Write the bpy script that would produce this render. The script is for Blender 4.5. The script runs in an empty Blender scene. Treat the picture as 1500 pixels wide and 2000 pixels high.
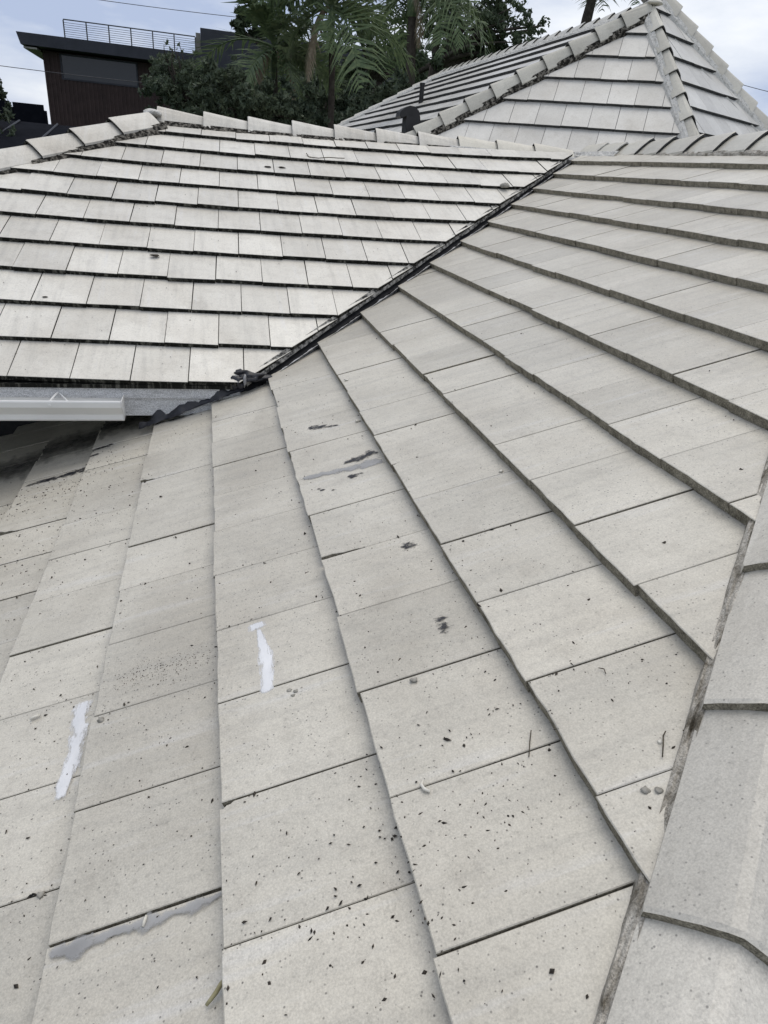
import bpy, math, random
import numpy as np
from mathutils import Vector, noise

scene = bpy.context.scene
# ------------------------------------------------------------------ camera
CAM_C = np.array([-0.29968548, -3.62052497, 1.04419897])
CAM_R = np.array([0.97010859, -0.22926239, 0.07954927])
CAM_U = np.array([0.033487, 0.45114222, 0.89182359])
CAM_F = np.array([0.24034964, 0.86250186, -0.44533425])
FPX = 1307.46                      # focal length in pixels of a 1500 px wide picture
cam_data = bpy.data.cameras.new('camera')
cam_data.sensor_fit = 'HORIZONTAL'
cam_data.sensor_width = 36.0
cam_data.lens = 36.0 * FPX / 1500.0
cam_data.clip_start = 0.05
cam_data.clip_end = 3000.0
cam = bpy.data.objects.new('camera', cam_data)
scene.collection.objects.link(cam)
from mathutils import Matrix
m = Matrix.Identity(4)
for i in range(3):
    m[i][0] = CAM_R[i]; m[i][1] = CAM_U[i]; m[i][2] = -CAM_F[i]; m[i][3] = CAM_C[i]
cam.matrix_world = m
scene.camera = cam

# ------------------------------------------------------------------ sky and sun (bright overcast)
SUN_AZ, SUN_EL = math.radians(40), math.radians(72)       # azimuth from +Y toward +X
world = bpy.data.worlds.new('World'); scene.world = world; world.use_nodes = True
nt = world.node_tree; nt.nodes.clear()
wout = nt.nodes.new('ShaderNodeOutputWorld'); bg = nt.nodes.new('ShaderNodeBackground')
sky = nt.nodes.new('ShaderNodeTexSky'); sky.sky_type = 'NISHITA'; sky.sun_disc = False
sky.sun_elevation = SUN_EL; sky.sun_rotation = SUN_AZ
sky.air_density = 1.0; sky.dust_density = 2.0
skys = nt.nodes.new('ShaderNodeVectorMath'); skys.operation = 'SCALE'; skys.inputs['Scale'].default_value = 1.0
tc = nt.nodes.new('ShaderNodeTexCoord')
mp = nt.nodes.new('ShaderNodeMapping'); mp.inputs['Scale'].default_value = (1.0, 1.0, 3.2)
mp.inputs['Location'].default_value = (0.07, 18.45, 0.26)
nz = nt.nodes.new('ShaderNodeTexNoise'); nz.inputs['Scale'].default_value = 2.6; nz.inputs['Detail'].default_value = 7; nz.inputs['Roughness'].default_value = 0.55
cr = nt.nodes.new('ShaderNodeValToRGB')
cr.color_ramp.elements[0].position = 0.40; cr.color_ramp.elements[0].color = (4.5, 5.3, 7.2, 1)
cr.color_ramp.elements[1].position = 0.585; cr.color_ramp.elements[1].color = (8.3, 8.7, 9.4, 1)
ce = cr.color_ramp.elements.new(0.74); ce.color = (11.0, 11.0, 11.2, 1)
mixw = nt.nodes.new('ShaderNodeMix'); mixw.data_type = 'RGBA'; mixw.inputs[0].default_value = 0.90
nt.links.new(tc.outputs['Generated'], mp.inputs['Vector']); nt.links.new(mp.outputs['Vector'], nz.inputs['Vector'])
nt.links.new(nz.outputs['Fac'], cr.inputs['Fac'])
nt.links.new(sky.outputs['Color'], skys.inputs[0])
nt.links.new(skys.outputs['Vector'], mixw.inputs[6]); nt.links.new(cr.outputs['Color'], mixw.inputs[7])
nt.links.new(mixw.outputs[2], bg.inputs['Color']); bg.inputs['Strength'].default_value = 0.1
nt.links.new(bg.outputs['Background'], wout.inputs['Surface'])

sun_data = bpy.data.lights.new('sun', 'SUN'); sun_data.energy = 1.5; sun_data.angle = math.radians(60)
sun_data.color = (1.0, 0.92, 0.78)
sun = bpy.data.objects.new('sun', sun_data); scene.collection.objects.link(sun)
sd = Vector((math.sin(SUN_AZ) * math.cos(SUN_EL), math.cos(SUN_AZ) * math.cos(SUN_EL), math.sin(SUN_EL)))
sun.rotation_euler = (-sd).to_track_quat('-Z', 'Y').to_euler()

scene.view_settings.view_transform = 'Standard'
scene.view_settings.look = 'None'
scene.view_settings.exposure = 0.10
scene.view_settings.gamma = 1.0
scene.view_settings.use_curve_mapping = False
scene.render.engine = 'CYCLES'

# ------------------------------------------------------------------ helpers
COL = scene.collection
rnd = random.Random(11)
A = np.array

def norm(v):
    v = np.asarray(v, float); return v / np.linalg.norm(v)

def project(P):
    d = np.asarray(P) - CAM_C; z = d @ CAM_F
    if z < 0.05: return None
    return (750 + FPX * (d @ CAM_R) / z, 1000 - FPX * (d @ CAM_U) / z)

def mesh_obj(name, verts, faces, mats, parent=None, fmat=None, smooth=False, pivot=None, face_attr=None):
    """One mesh object from world-space vertices; its origin sits at `pivot` (default: centre of its bottom)."""
    V = np.asarray(verts, float)
    if pivot is None:
        pivot = A([V[:, 0].mean(), V[:, 1].mean(), V[:, 2].min()])
    pivot = np.asarray(pivot, float)
    me = bpy.data.meshes.new(name)
    me.from_pydata((V - pivot).tolist(), [], faces)
    if not isinstance(mats, (list, tuple)): mats = [mats]
    for mt in mats: me.materials.append(mt)
    if fmat: me.polygons.foreach_set('material_index', fmat)
    if smooth: me.polygons.foreach_set('use_smooth', [True] * len(me.polygons))
    me.update()
    o = bpy.data.objects.new(name, me); COL.objects.link(o)
    if parent is not None:
        o.parent = parent
        o.location = Vector(pivot) - WORLDLOC[parent.name]
    else:
        o.location = pivot
    WORLDLOC[o.name] = Vector(pivot)
    return o
WORLDLOC = {}

def empty(name, loc):
    o = bpy.data.objects.new(name, None); COL.objects.link(o); o.location = loc; o.empty_display_size = 0.2
    WORLDLOC[o.name] = Vector(loc); return o

def tag(o, label=None, cat=None, group=None, kind=None):
    if label: o['label'] = label
    if cat: o['category'] = cat
    if group: o['group'] = group
    if kind: o['kind'] = kind
    return o

class MB:
    def __init__(s): s.v = []; s.f = []; s.m = []
    def add(s, verts, faces, mi=0):
        b = len(s.v); s.v += [tuple(map(float, p)) for p in verts]
        s.f += [tuple(i + b for i in f) for f in faces]; s.m += [mi] * len(faces)
    def box(s, lo, hi, mi=0):
        x0, y0, z0 = lo; x1, y1, z1 = hi
        s.add([(x0,y0,z0),(x1,y0,z0),(x1,y1,z0),(x0,y1,z0),(x0,y0,z1),(x1,y0,z1),(x1,y1,z1),(x0,y1,z1)],
              [(0,3,2,1),(4,5,6,7),(0,1,5,4),(1,2,6,5),(2,3,7,6),(3,0,4,7)], mi)
    def obox(s, o, ex, ey, ez, mi=0):
        """oriented box: corner o, edge vectors ex, ey, ez"""
        o, ex, ey, ez = map(lambda a: np.asarray(a, float), (o, ex, ey, ez))
        s.add([o, o+ex, o+ex+ey, o+ey, o+ez, o+ex+ez, o+ex+ey+ez, o+ey+ez],
              [(0,3,2,1),(4,5,6,7),(0,1,5,4),(1,2,6,5),(2,3,7,6),(3,0,4,7)], mi)
    def tube(s, pts, radii, n=6, mi=0, caps=True):
        pts = [np.asarray(p, float) for p in pts]
        rings = []
        for i, p in enumerate(pts):
            d = norm(pts[min(i+1, len(pts)-1)] - pts[max(i-1, 0)])
            a = np.cross(d, (0, 0, 1.0))
            if np.linalg.norm(a) < 1e-3: a = np.cross(d, (0, 1.0, 0))
            a = norm(a); b = np.cross(d, a); r = radii[i] if hasattr(radii, '__len__') else radii
            rings.append([p + r * (a * math.cos(2*math.pi*k/n) + b * math.sin(2*math.pi*k/n)) for k in range(n)])
        V = [v for rg in rings for v in rg]; F = []
        for i in range(len(pts) - 1):
            for k in range(n):
                F.append((i*n+k, i*n+(k+1) % n, (i+1)*n+(k+1) % n, (i+1)*n+k))
        if caps:
            F.append(tuple(range(n-1, -1, -1))); F.append(tuple((len(pts)-1)*n+k for k in range(n)))
        s.add(V, F, mi)
    def build(s, name, mats, parent=None, smooth=False, pivot=None):
        return mesh_obj(name, s.v, s.f, mats, parent, s.m, smooth, pivot)

def fbm(x, y, z=0.0, o=4):
    return noise.fractal(Vector((x, y, z)), 1.0, 2.0, o)

# ------------------------------------------------------------------ materials
def new_mat(name, rough=0.8, spec=0.3):
    mt = bpy.data.materials.new(name); mt.use_nodes = True
    n = mt.node_tree.nodes; b = n['Principled BSDF']
    b.inputs['Roughness'].default_value = rough; b.inputs['Specular IOR Level'].default_value = spec
    return mt, mt.node_tree, b

def N(nt, typ, **kw):
    nd = nt.nodes.new(typ)
    for k, v in kw.items():
        if k in nd.inputs: nd.inputs[k].default_value = v
        else: setattr(nd, k, v)
    return nd

def ramp(nt, src, stops):
    r = nt.nodes.new('ShaderNodeValToRGB'); e = r.color_ramp.elements
    while len(e) < len(stops): e.new(0.5)
    for el, (p, c) in zip(e, stops):
        el.position = p; el.color = (c, c, c, 1) if isinstance(c, (int, float)) else (*c, 1)
    nt.links.new(src, r.inputs['Fac']); return r.outputs['Color']

def mix(nt, fac, a, b, mode='MIX'):
    x = nt.nodes.new('ShaderNodeMix'); x.data_type = 'RGBA'; x.blend_type = mode
    for sock, val in ((x.inputs[0], fac), (x.inputs[6], a), (x.inputs[7], b)):
        if hasattr(val, 'links'): nt.links.new(val, sock)
        elif isinstance(val, (int, float)): sock.default_value = val
        else: sock.default_value = (*val, 1)
    return x.outputs[2]

def pos(nt, scale=(1, 1, 1), rot=(0, 0, 0)):
    g = nt.nodes.new('ShaderNodeNewGeometry'); mpn = nt.nodes.new('ShaderNodeMapping')
    mpn.inputs['Scale'].default_value = scale; mpn.inputs['Rotation'].default_value = rot
    nt.links.new(g.outputs['Position'], mpn.inputs['Vector']); return mpn.outputs['Vector']

def tex(nt, vec, scale, detail=3, rough=0.6, typ='ShaderNodeTexNoise', out='Fac', **kw):
    t = nt.nodes.new(typ); t.inputs['Scale'].default_value = scale
    if typ == 'ShaderNodeTexNoise':
        t.inputs['Detail'].default_value = detail; t.inputs['Roughness'].default_value = rough
    for k, v in kw.items(): setattr(t, k, v)
    nt.links.new(vec, t.inputs['Vector']); return t.outputs[out]

def bump(nt, bsdf, h, strength=0.3, dist=0.002):
    b = nt.nodes.new('ShaderNodeBump'); b.inputs['Strength'].default_value = strength; b.inputs['Distance'].default_value = dist
    nt.links.new(h, b.inputs['Height']); nt.links.new(b.outputs['Normal'], bsdf.inputs['Normal'])

def tile_material(name, base, warm, dirt=0.5, streak_rot=None, speck=1.0):
    mt, nt, b = new_mat(name, 0.38, 0.6)
    p = pos(nt)
    rndv = N(nt, 'ShaderNodeObjectInfo').outputs['Random']
    big = tex(nt, p, 2.3, 5, 0.62)
    med = tex(nt, p, 14, 5, 0.65)
    fine = tex(nt, p, 260, 3, 0.7)
    c = mix(nt, ramp(nt, big, [(0.36, 0), (0.66, 1)]), base, warm)
    tone = ramp(nt, rndv, [(0, 0.87), (0.5, 1.0), (1, 1.07)])
    c = mix(nt, 1.0, c, tone, 'MULTIPLY')
    # broad brownish weathering and soft darker patches
    wz = tex(nt, p, 1.25, 6, 0.68)
    c = mix(nt, ramp(nt, wz, [(0.36, 0.30 * dirt), (0.56, 0.0)]), c, (0.32, 0.28, 0.22))
    wq = tex(nt, p, 5.5, 6, 0.72)
    c = mix(nt, ramp(nt, wq, [(0.30, 0.30 * dirt), (0.44, 0.0)]), c, (0.26, 0.235, 0.195))
    # cloudy grime
    c = mix(nt, ramp(nt, med, [(0.28, 0.20 * dirt), (0.48, 0.0)]), c, (0.22, 0.20, 0.175))
    # water streaks running down the slope
    if streak_rot is not None:
        ps = pos(nt, (1, 1, 1), streak_rot)
        ms = nt.nodes.new('ShaderNodeMapping'); ms.inputs['Scale'].default_value = (1.6, 22, 1.6)
        nt.links.new(ps, ms.inputs['Vector'])
        st = tex(nt, ms.outputs['Vector'], 1.0, 4, 0.6)
        c = mix(nt, ramp(nt, st, [(0.30, 0.25 * dirt), (0.5, 0.0)]), c, (0.23, 0.225, 0.21))
        c = mix(nt, ramp(nt, st, [(0.58, 0.0), (0.75, 0.30)]), c, (0.62, 0.625, 0.64))
    # cement grain
    c = mix(nt, 1.0, c, ramp(nt, fine, [(0.30, 0.80), (0.70, 1.14)]), 'MULTIPLY')
    # blotches of coarser sand
    cs_ = tex(nt, p, 75, 4, 0.7)
    c = mix(nt, 1.0, c, ramp(nt, cs_, [(0.28, 0.80), (0.46, 1.0), (0.75, 1.04)]), 'MULTIPLY')
    # pinholes and specks
    vo = nt.nodes.new('ShaderNodeTexVoronoi'); vo.inputs['Scale'].default_value = 85; nt.links.new(p, vo.inputs['Vector'])
    sp = ramp(nt, vo.outputs['Distance'], [(0.11, 1.0), (0.20, 0.0)])
    gate = ramp(nt, tex(nt, p, 9, 3, 0.6), [(0.30, 0.0), (0.55, 1.0)])
    gate2 = ramp(nt, vo.outputs['Color'], [(0.45, 1.0), (0.58, 0.0)])
    spm = mix(nt, 1.0, mix(nt, 1.0, sp, gate, 'MULTIPLY'), gate2, 'MULTIPLY')
    spm = mix(nt, 1.0, spm, (0.8 * speck,) * 3, 'MULTIPLY')
    c = mix(nt, spm, c, (0.045, 0.042, 0.038))
    nt.links.new(c, b.inputs['Base Color'])
    h = mix(nt, 0.5, fine, tex(nt, p, 90, 3, 0.6))
    bump(nt, b, h, 0.35, 0.002)
    return mt

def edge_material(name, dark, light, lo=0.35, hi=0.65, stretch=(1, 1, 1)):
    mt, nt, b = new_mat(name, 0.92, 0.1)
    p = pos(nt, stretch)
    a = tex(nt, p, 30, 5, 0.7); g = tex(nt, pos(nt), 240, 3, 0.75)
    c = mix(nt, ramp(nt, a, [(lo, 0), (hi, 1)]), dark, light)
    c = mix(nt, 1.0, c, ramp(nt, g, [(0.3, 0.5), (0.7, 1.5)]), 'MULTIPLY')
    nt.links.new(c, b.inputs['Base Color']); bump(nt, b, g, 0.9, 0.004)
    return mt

M_S1 = tile_material('near_slope_cement', (0.488, 0.460, 0.396), (0.572, 0.541, 0.469), 0.85, (0, 0, 0), 1.0)
M_S2 = tile_material('left_slope_cement', (0.60, 0.573, 0.51), (0.665, 0.64, 0.575), 0.95, (0, 0, math.pi/2), 0.6)
M_S3 = tile_material('pavilion_cement', (0.50, 0.488, 0.455), (0.60, 0.587, 0.55), 0.9, None, 0.3)
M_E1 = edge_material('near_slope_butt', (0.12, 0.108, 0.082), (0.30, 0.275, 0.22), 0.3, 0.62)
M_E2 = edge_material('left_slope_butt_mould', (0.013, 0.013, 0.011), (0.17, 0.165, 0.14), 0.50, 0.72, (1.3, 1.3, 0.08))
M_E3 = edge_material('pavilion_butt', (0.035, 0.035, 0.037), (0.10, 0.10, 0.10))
M_CAP = tile_material('cap_cement', (0.48, 0.465, 0.425), (0.57, 0.553, 0.505), 1.3, (0, 0, math.pi/2), 0.4)
M_CAPP = tile_material('pavilion_cap_cement', (0.50, 0.48, 0.415), (0.60, 0.575, 0.50), 0.9, None, 0.3)
M_CAPN = tile_material('near_cap_cement', (0.485, 0.460, 0.405), (0.575, 0.547, 0.487), 1.0, None, 0.7)
M_MORT = edge_material('mortar_stained', (0.016, 0.015, 0.013), (0.27, 0.25, 0.215), 0.46, 0.66)
M_MORTN = edge_material('mortar_grey', (0.13, 0.115, 0.09), (0.44, 0.415, 0.37), 0.34, 0.58, (0.6, 0.6, 1.0))
M_MORTL = edge_material('mortar_painted', (0.30, 0.29, 0.26), (0.58, 0.57, 0.54), 0.30, 0.5)

def plain(name, c1, c2, rough=0.6, scale=20, spec=0.3, bs=0.15, metal=0):
    mt, nt, b = new_mat(name, rough, spec)
    p = pos(nt); t = tex(nt, p, scale, 4, 0.6)
    nt.links.new(mix(nt, ramp(nt, t, [(0.3, 0), (0.7, 1)]), c1, c2), b.inputs['Base Color'])
    b.inputs['Metallic'].default_value = metal
    if bs: bump(nt, b, t, bs, 0.004)
    return mt
M_DECK = plain('underlayment', (0.02, 0.02, 0.022), (0.035, 0.035, 0.036), 0.9)
M_MEMB = plain('valley_membrane', (0.014, 0.015, 0.019), (0.045, 0.048, 0.058), 0.6, 9, 0.3, 0.3)
M_MAST = plain('black_mastic', (0.006, 0.006, 0.009), (0.02, 0.021, 0.028), 0.42, 40, 0.5, 0.5)
M_PAINT = plain('white_fascia_paint', (0.55, 0.56, 0.57), (0.68, 0.685, 0.69), 0.6, 6)
M_GUT = plain('gutter_enamel', (0.70, 0.70, 0.685), (0.78, 0.78, 0.765), 0.38, 3, 0.5, 0.02)
M_FASC = edge_material('weathered_fascia', (0.33, 0.335, 0.345), (0.58, 0.585, 0.59), 0.22, 0.50, (0.3, 1, 1.5))
M_CAULK = plain('white_sealant', (0.60, 0.62, 0.68), (0.74, 0.76, 0.80), 0.5, 60, 0.4, 0.5)
M_GSEAL = plain('grey_sealant', (0.19, 0.19, 0.195), (0.31, 0.31, 0.315), 0.5, 40, 0.4, 0.4)
M_STUC = plain('white_stucco', (0.5, 0.5, 0.49), (0.6, 0.6, 0.58), 0.9, 30)
M_GRASS = plain('lawn', (0.025, 0.05, 0.015), (0.05, 0.085, 0.028), 0.95, 3)

# ------------------------------------------------------------------ roof surfaces
P1A, P2A, AZ2 = 0.3830, 0.4057, -0.0350
G1 = (-0.00047551, 0.00333524, 0.00578392, -0.0009571)
G2 = (0.00781192, 0.00331836, -0.00795326)
EXP, WID, THK = 0.34, 0.2923, 0.037
CP1, SP1, CP2, SP2 = math.cos(P1A), math.sin(P1A), math.cos(P2A), math.sin(P2A)
def near_surf(s, t, h=0.0):            # s up the slope (+X), t along the courses (+Y)
    yy = t + 1.5
    h = h + G1[0]*yy*yy + G1[1]*yy*s + G1[2]*s*s + G1[3]*s**3
    return A([s*CP1 - h*SP1, t, s*SP1 + h*CP1])
def left_surf(s, t, h=0.0):            # s up the slope (+Y), t along the courses (+X)
    h = h + G2[0]*t*t + G2[1]*t*s + G2[2]*s*s
    c = s*CP2 - h*SP2; z = s*SP2 + h*CP2
    return A([t*math.cos(AZ2) - c*math.sin(AZ2), t*math.sin(AZ2) + c*math.cos(AZ2), z])
def plane_surf(O, u, v, n):
    O, u, v, n = map(A, (O, u, v, n))
    return lambda s, t, h=0.0: O + u*t + v*s + n*h

def clip(poly, a, b, c):
    """keep a*s + b*t <= c ; poly = [(s,t)]"""
    out = []
    for i in range(len(poly)):
        p, q = poly[i], poly[(i+1) % len(poly)]
        fp, fq = a*p[0]+b*p[1]-c, a*q[0]+b*q[1]-c
        if fp <= 0: out.append(p)
        if fp*fq < 0:
            k = fp/(fp-fq); out.append((p[0]+k*(q[0]-p[0]), p[1]+k*(q[1]-p[1])))
    return out

def poly_area(p): return 0.5*abs(sum(p[i][0]*p[(i+1) % len(p)][1]-p[(i+1) % len(p)][0]*p[i][1] for i in range(len(p))))

def tile_geometry(surf, poly, s0, exposure, T, dh, tilt, tmid, bev, rough=0.0, lap_h=0.02):
    """a flat cement tile: chamfered top face, butt, sides and underside, following the roof surface"""
    n = len(poly)
    # counter-clockwise in (t,s)?  make the top face point outwards
    ar = sum(poly[i][1]*poly[(i+1) % n][0]-poly[(i+1) % n][1]*poly[i][0] for i in range(n))
    if ar > 0: poly = poly[::-1]
    cs = sum(p[0] for p in poly)/n; ct = sum(p[1] for p in poly)/n
    def htop(s, t): return -T*(s-s0)/exposure + dh + tilt*(t-tmid)
    # inset for the chamfer
    ins = []
    for i in range(n):
        p0, p1, p2 = A(poly[i-1]), A(poly[i]), A(poly[(i+1) % n])
        d1 = norm(p1-p0); d2 = norm(p2-p1)
        n1 = A([-d1[1], d1[0]]); n2 = A([-d2[1], d2[0]])
        if n1 @ (A([cs, ct])-p1) < 0 and n2 @ (A([cs, ct])-p1) < 0: n1, n2 = -n1, -n2
        bis = n1+n2; L = max(np.linalg.norm(bis), 0.6)
        ins.append(p1 + bis/L*bev*1.3)
    V = [surf(p[0], p[1], htop(*p)) for p in ins]
    V += [surf(p[0], p[1], htop(*p)-bev) for p in poly]
    V += [surf(p[0], p[1], max(htop(*p)-T+0.001, htop(*p)-lap_h-(T-lap_h)*max(0, 1-(p[0]-s0)/0.05))) for p in poly]
    F = [tuple(range(n))]; fm = [0]
    for i in range(n):
        j = (i+1) % n
        F.append((i, n+i, n+j, j)); fm.append(0)
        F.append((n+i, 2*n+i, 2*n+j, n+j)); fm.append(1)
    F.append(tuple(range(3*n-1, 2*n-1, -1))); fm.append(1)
    return V, F, fm

def flip_check(V, F, up):
    a, b, c = (A(V[F[0][k]]) for k in (0, 1, 2))
    return np.cross(b-a, c-a) @ A(up) < 0

TILES = []     # (screen area, V, F, fm, mats, slope)
def tile_rows(surf, rows, exposure, offs, trange, planes, mats, slope, T=THK, bev=0.0018, jit=1.0, rowplanes=None, chips=None, up=(0, 0, 1), wid=WID, seed=3, ragged=False):
    rg = random.Random(seed)
    out = []
    for k, s0 in rows:
        off = offs(k); n0 = int(math.floor((trange[0]-off)/wid))-1; n1 = int(math.ceil((trange[1]-off)/wid))+1
        for n in range(n0, n1):
            ta = off+n*wid; tb = ta+wid
            if tb < trange[0] or ta > trange[1]: continue
            g0 = 0.0010+rg.random()*0.0013*min(jit, 1.3); g1 = 0.0010+rg.random()*0.0013*min(jit, 1.3)
            ds = rg.gauss(0, 0.0022)*jit
            sk0, sk1 = rg.gauss(0, 0.0012)*jit, rg.gauss(0, 0.0012)*jit
            dh = rg.gauss(0, 0.0009)*jit; tilt = rg.gauss(0, 0.004)*jit
            poly = [(s0+ds+sk0, ta+g0), (s0+exposure+0.03, ta+g0+rg.gauss(0, .0008)*jit), (s0+exposure+0.03, tb-g1), (s0+ds+sk1, tb-g1)]
            if ragged and s0 < 1.2 and (tb < -0.6):
                a_, b_ = poly[3], poly[0]; nn_ = 7
                poly = poly[:4]+[(a_[0]+(b_[0]-a_[0])*i/nn_+rg.gauss(0, 0.0011), a_[1]+(b_[1]-a_[1])*i/nn_) for i in range(1, nn_)]
            if chips and (k, n) in chips:
                side, ln, dp = chips[(k, n)]
                arc = [(s0+ds+ln*f, (ta+g0+dp*(1-f*f)*(1+.3*math.sin(9*f))) if side == 'a' else (tb-g1-dp*(1-f*f)*(1+.3*math.sin(9*f)))) for f in (0, .25, .5, .75, 1)]
                poly = poly[:4]
                if side == 'a': poly = arc + poly[1:]
                else: poly = poly[:3] + arc[::-1]
            pl = list(planes)+(rowplanes(k) if rowplanes else [])
            for (a, b, c) in pl:
                if len(poly) >= 3: poly = clip(poly, a, b, c)
            # drop near-duplicate corners
            q = []
            for p in poly:
                if not q or (abs(p[0]-q[-1][0])+abs(p[1]-q[-1][1])) > 0.003: q.append(p)
            if len(q) > 1 and (abs(q[0][0]-q[-1][0])+abs(q[0][1]-q[-1][1])) <= 0.003: q.pop()
            if len(q) < 3 or poly_area(q) < 0.0012: continue
            V, F, fm = tile_geometry(surf, q, s0, exposure, T, dh, tilt, (ta+tb)/2, bev)
            if flip_check(V, F, up): F = [f[::-1] for f in F]
            pr = [project(v) for v in V[:len(q)]]
            area = 0
            if all(p is not None for p in pr):
                px = [(min(max(p[0], -20), 1520), min(max(p[1], -20), 2020)) for p in pr]
                area = poly_area(px)
            TILES.append((area, V, F, fm, mats, slope))
            out.append((k, n, area))
    return out

def slab(name, pts, mats, parent, thick=0.02, label=None):
    """a thin closed sheet below the tiles (roof deck)"""
    pts = [A(p) for p in pts]; n = len(pts)
    nn = norm(np.cross(pts[1]-pts[0], pts[2]-pts[0]))
    if nn[2] < 0: nn = -nn
    V = [p for p in pts]+[p-nn*thick for p in pts]
    F = [tuple(range(n)), tuple(range(2*n-1, n-1, -1))]+[(i, n+i, n+(i+1) % n, (i+1) % n) for i in range(n)]
    if flip_check(V, F, nn): F = [f[::-1] for f in F]
    o = mesh_obj(name, V, F, mats, parent)
    if label: o['label'] = label
    return o

GZ = -3.3                       # level of the garden
# ground
gb = MB(); gb.add([(-900, -900, GZ), (900, -900, GZ), (900, 900, GZ), (-900, 900, GZ)], [(0, 1, 2, 3)])
tag(gb.build('ground', M_GRASS), 'green lawn around the houses', 'ground', kind='structure')

# ------------------------------------------------------------------ the tiled house
house = tag(empty('house', (0, 0, GZ)), 'single storey house under the pale flat cement tile roof in the foreground', 'house')
def deck(surf, ss, trange, parent, label):
    """roof deck that follows the (slightly sagging) roof surface below the tiles"""
    V = []; F = []; n = 9
    for s_ in ss:
        t0, t1 = trange(s_)
        for j in range(n): V.append(surf(s_, t0+(t1-t0)*j/(n-1), -0.085))
    for i in range(len(ss)-1):
        for j in range(n-1):
            k = i*n+j; F.append((k, k+1, k+n+1, k+n))
    if flip_check(V, F, (0, 0, 1)): F = [f[::-1] for f in F]
    top = len(V); V += [v-A([0, 0, 0.02]) for v in V]; F += [tuple(i+top for i in f[::-1]) for f in F]
    o = mesh_obj('roof_slope', V, F, M_DECK, parent); o['label'] = label; return o
rs_near = deck(near_surf, [-2.75+0.25*i for i in range(26)], lambda q: (max(-5.6, -3.44+0.936*q-0.06), 1.1 if q < -0.62 else (0.2 if q < -0.05 else 0.16+0.876*q)), house, 'near slope of pale tiles running from the dark valley to the hip caps')
rs_left = deck(left_surf, [0.02+0.255*i for i in range(15)], lambda q: (max(-4.3, -3.478+0.7385*q-0.1), 0.9028*q-0.12), house, 'left slope of pale tiles with mouldy black course edges above the gutter')
# slopes of the house that face away from the camera
apexL = left_surf(3.62, -0.75); ridgeC = A([3.35, 3.38, 1.38]); ridgeE = A([3.42, -0.1, 1.38])
slab('roof_slope', [apexL-A([0, 0, .05]), ridgeC-A([0, 0, .06]), ridgeC+A([3.2, 3.3, -1.35]), apexL+A([-4.0, 4.0, -1.6])], M_S2, house, 0.03, 'rear slope hidden behind the left ridge')
slab('roof_slope', [apexL-A([0, 0, .05]), apexL+A([-4.0, 4.0, -1.6]), left_surf(0.0, -4.3, -.1)], M_S2, house, 0.03, 'end slope left of the left hip')
slab('roof_slope', [ridgeC-A([0, 0, .06]), ridgeE-A([0, 0, .06]), ridgeE+A([3.4, -3.4, -1.4]), ridgeC+A([3.4, 3.3, -1.4])], M_S1, house, 0.03, 'slope hidden behind the right hand ridge')
rs_end = slab('roof_slope', [ridgeE-A([0, 0, .13]), near_surf(-2.75, -6.0, -.17), ridgeE+A([3.4, -5.9, -2.47])], M_DECK, house, 0.03, 'end slope right of the near hip caps')

def near_off(k): return {-3: -0.8914, -2: -1.0344, -1: -1.1692, 0: -1.0190, 1: -0.5923, 2: -1.0362, 3: -0.603}.get(k, -0.601 if k % 2 else -1.036)
def left_off(k): return {0: -1.3080, 1: -1.1544, 2: -1.3121, 3: -1.1758, 4: -1.3206, 7: -1.4553, 10: -0.7375}.get(k, -1.165 if k % 2 else -1.315)
S1S = {-3: -1.0132, -2: -0.6753, -1: -0.3424, 0: -0.0043, 1: 0.3363, 2: 0.6773, 3: 1.0229, 4: 1.3544, 5: 1.6953, 6: 2.0473, 7: 2.3848, 8: 2.7220, 9: 3.0650, 10: 3.3962}
near_rows = [(k, S1S.get(k, k*EXP)) for k in range(-8, 11)]
VAL_B, VAL_K = 0.118, 0.876            # valley edge of the near slope: t = VAL_B + VAL_K * s
HIP_B, HIP_K = -3.440, 0.936           # hip edge
def near_rowplanes(k):
    if k >= 0: return [(-VAL_K, 1, VAL_B)]
    if k == -1: return [(-0.28, 1, 0.115)]
    if k == -2: return [(0, 1, 0.17)]
    return [(0, 1, 1.05)]
def idx(off, t): return int(math.floor((t-off)/WID))
chips = {(0, idx(near_off(0), -1.80)): ('a', 0.14, 0.015), (-2, idx(near_off(-2), -0.72)): ('a', 0.07, 0.022),
         (-4, idx(near_off(-4), -0.62)): ('a', 0.10, 0.03), (-1, idx(near_off(-1), -2.9)): ('b', 0.03, 0.01), (1, idx(near_off(1), -1.7)): ('b', 0.03, 0.008)}
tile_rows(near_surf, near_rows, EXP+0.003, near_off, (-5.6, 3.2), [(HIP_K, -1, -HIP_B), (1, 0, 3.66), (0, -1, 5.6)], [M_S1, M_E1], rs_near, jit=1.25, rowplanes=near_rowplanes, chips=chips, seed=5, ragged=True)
# the slope beyond the near hip, out of the picture
hd_ = norm([.868, .877, .355]); cl_ = norm(np.cross(hd_, A([-SP1, 0, CP1]))); cl_ = cl_ if cl_[0] < 0 else -cl_
pe_ = A([.182, -3.232, .071])-cl_*0.118-A([0, 0, 0.02]); ve_ = norm([0, hd_[1], hd_[2]]); ne_ = np.cross(A([1, 0, 0]), ve_)
ke_ = hd_[0]/math.hypot(hd_[1], hd_[2])
tile_rows(plane_surf(pe_, A([1.0, 0, 0]), ve_, ne_), [(k, k*EXP+0.1) for k in range(-8, 9)], EXP+0.003, lambda k: 0.146*(k % 2), (-2.5, 5.2), [(ke_, -1, -0.03), (ke_, 1, 6.4)], [M_S1, M_E1], rs_end, jit=1.2, seed=15, up=ne_)
left_rows = [(k, k*EXP-0.0198) for k in range(0, 11)]
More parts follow.
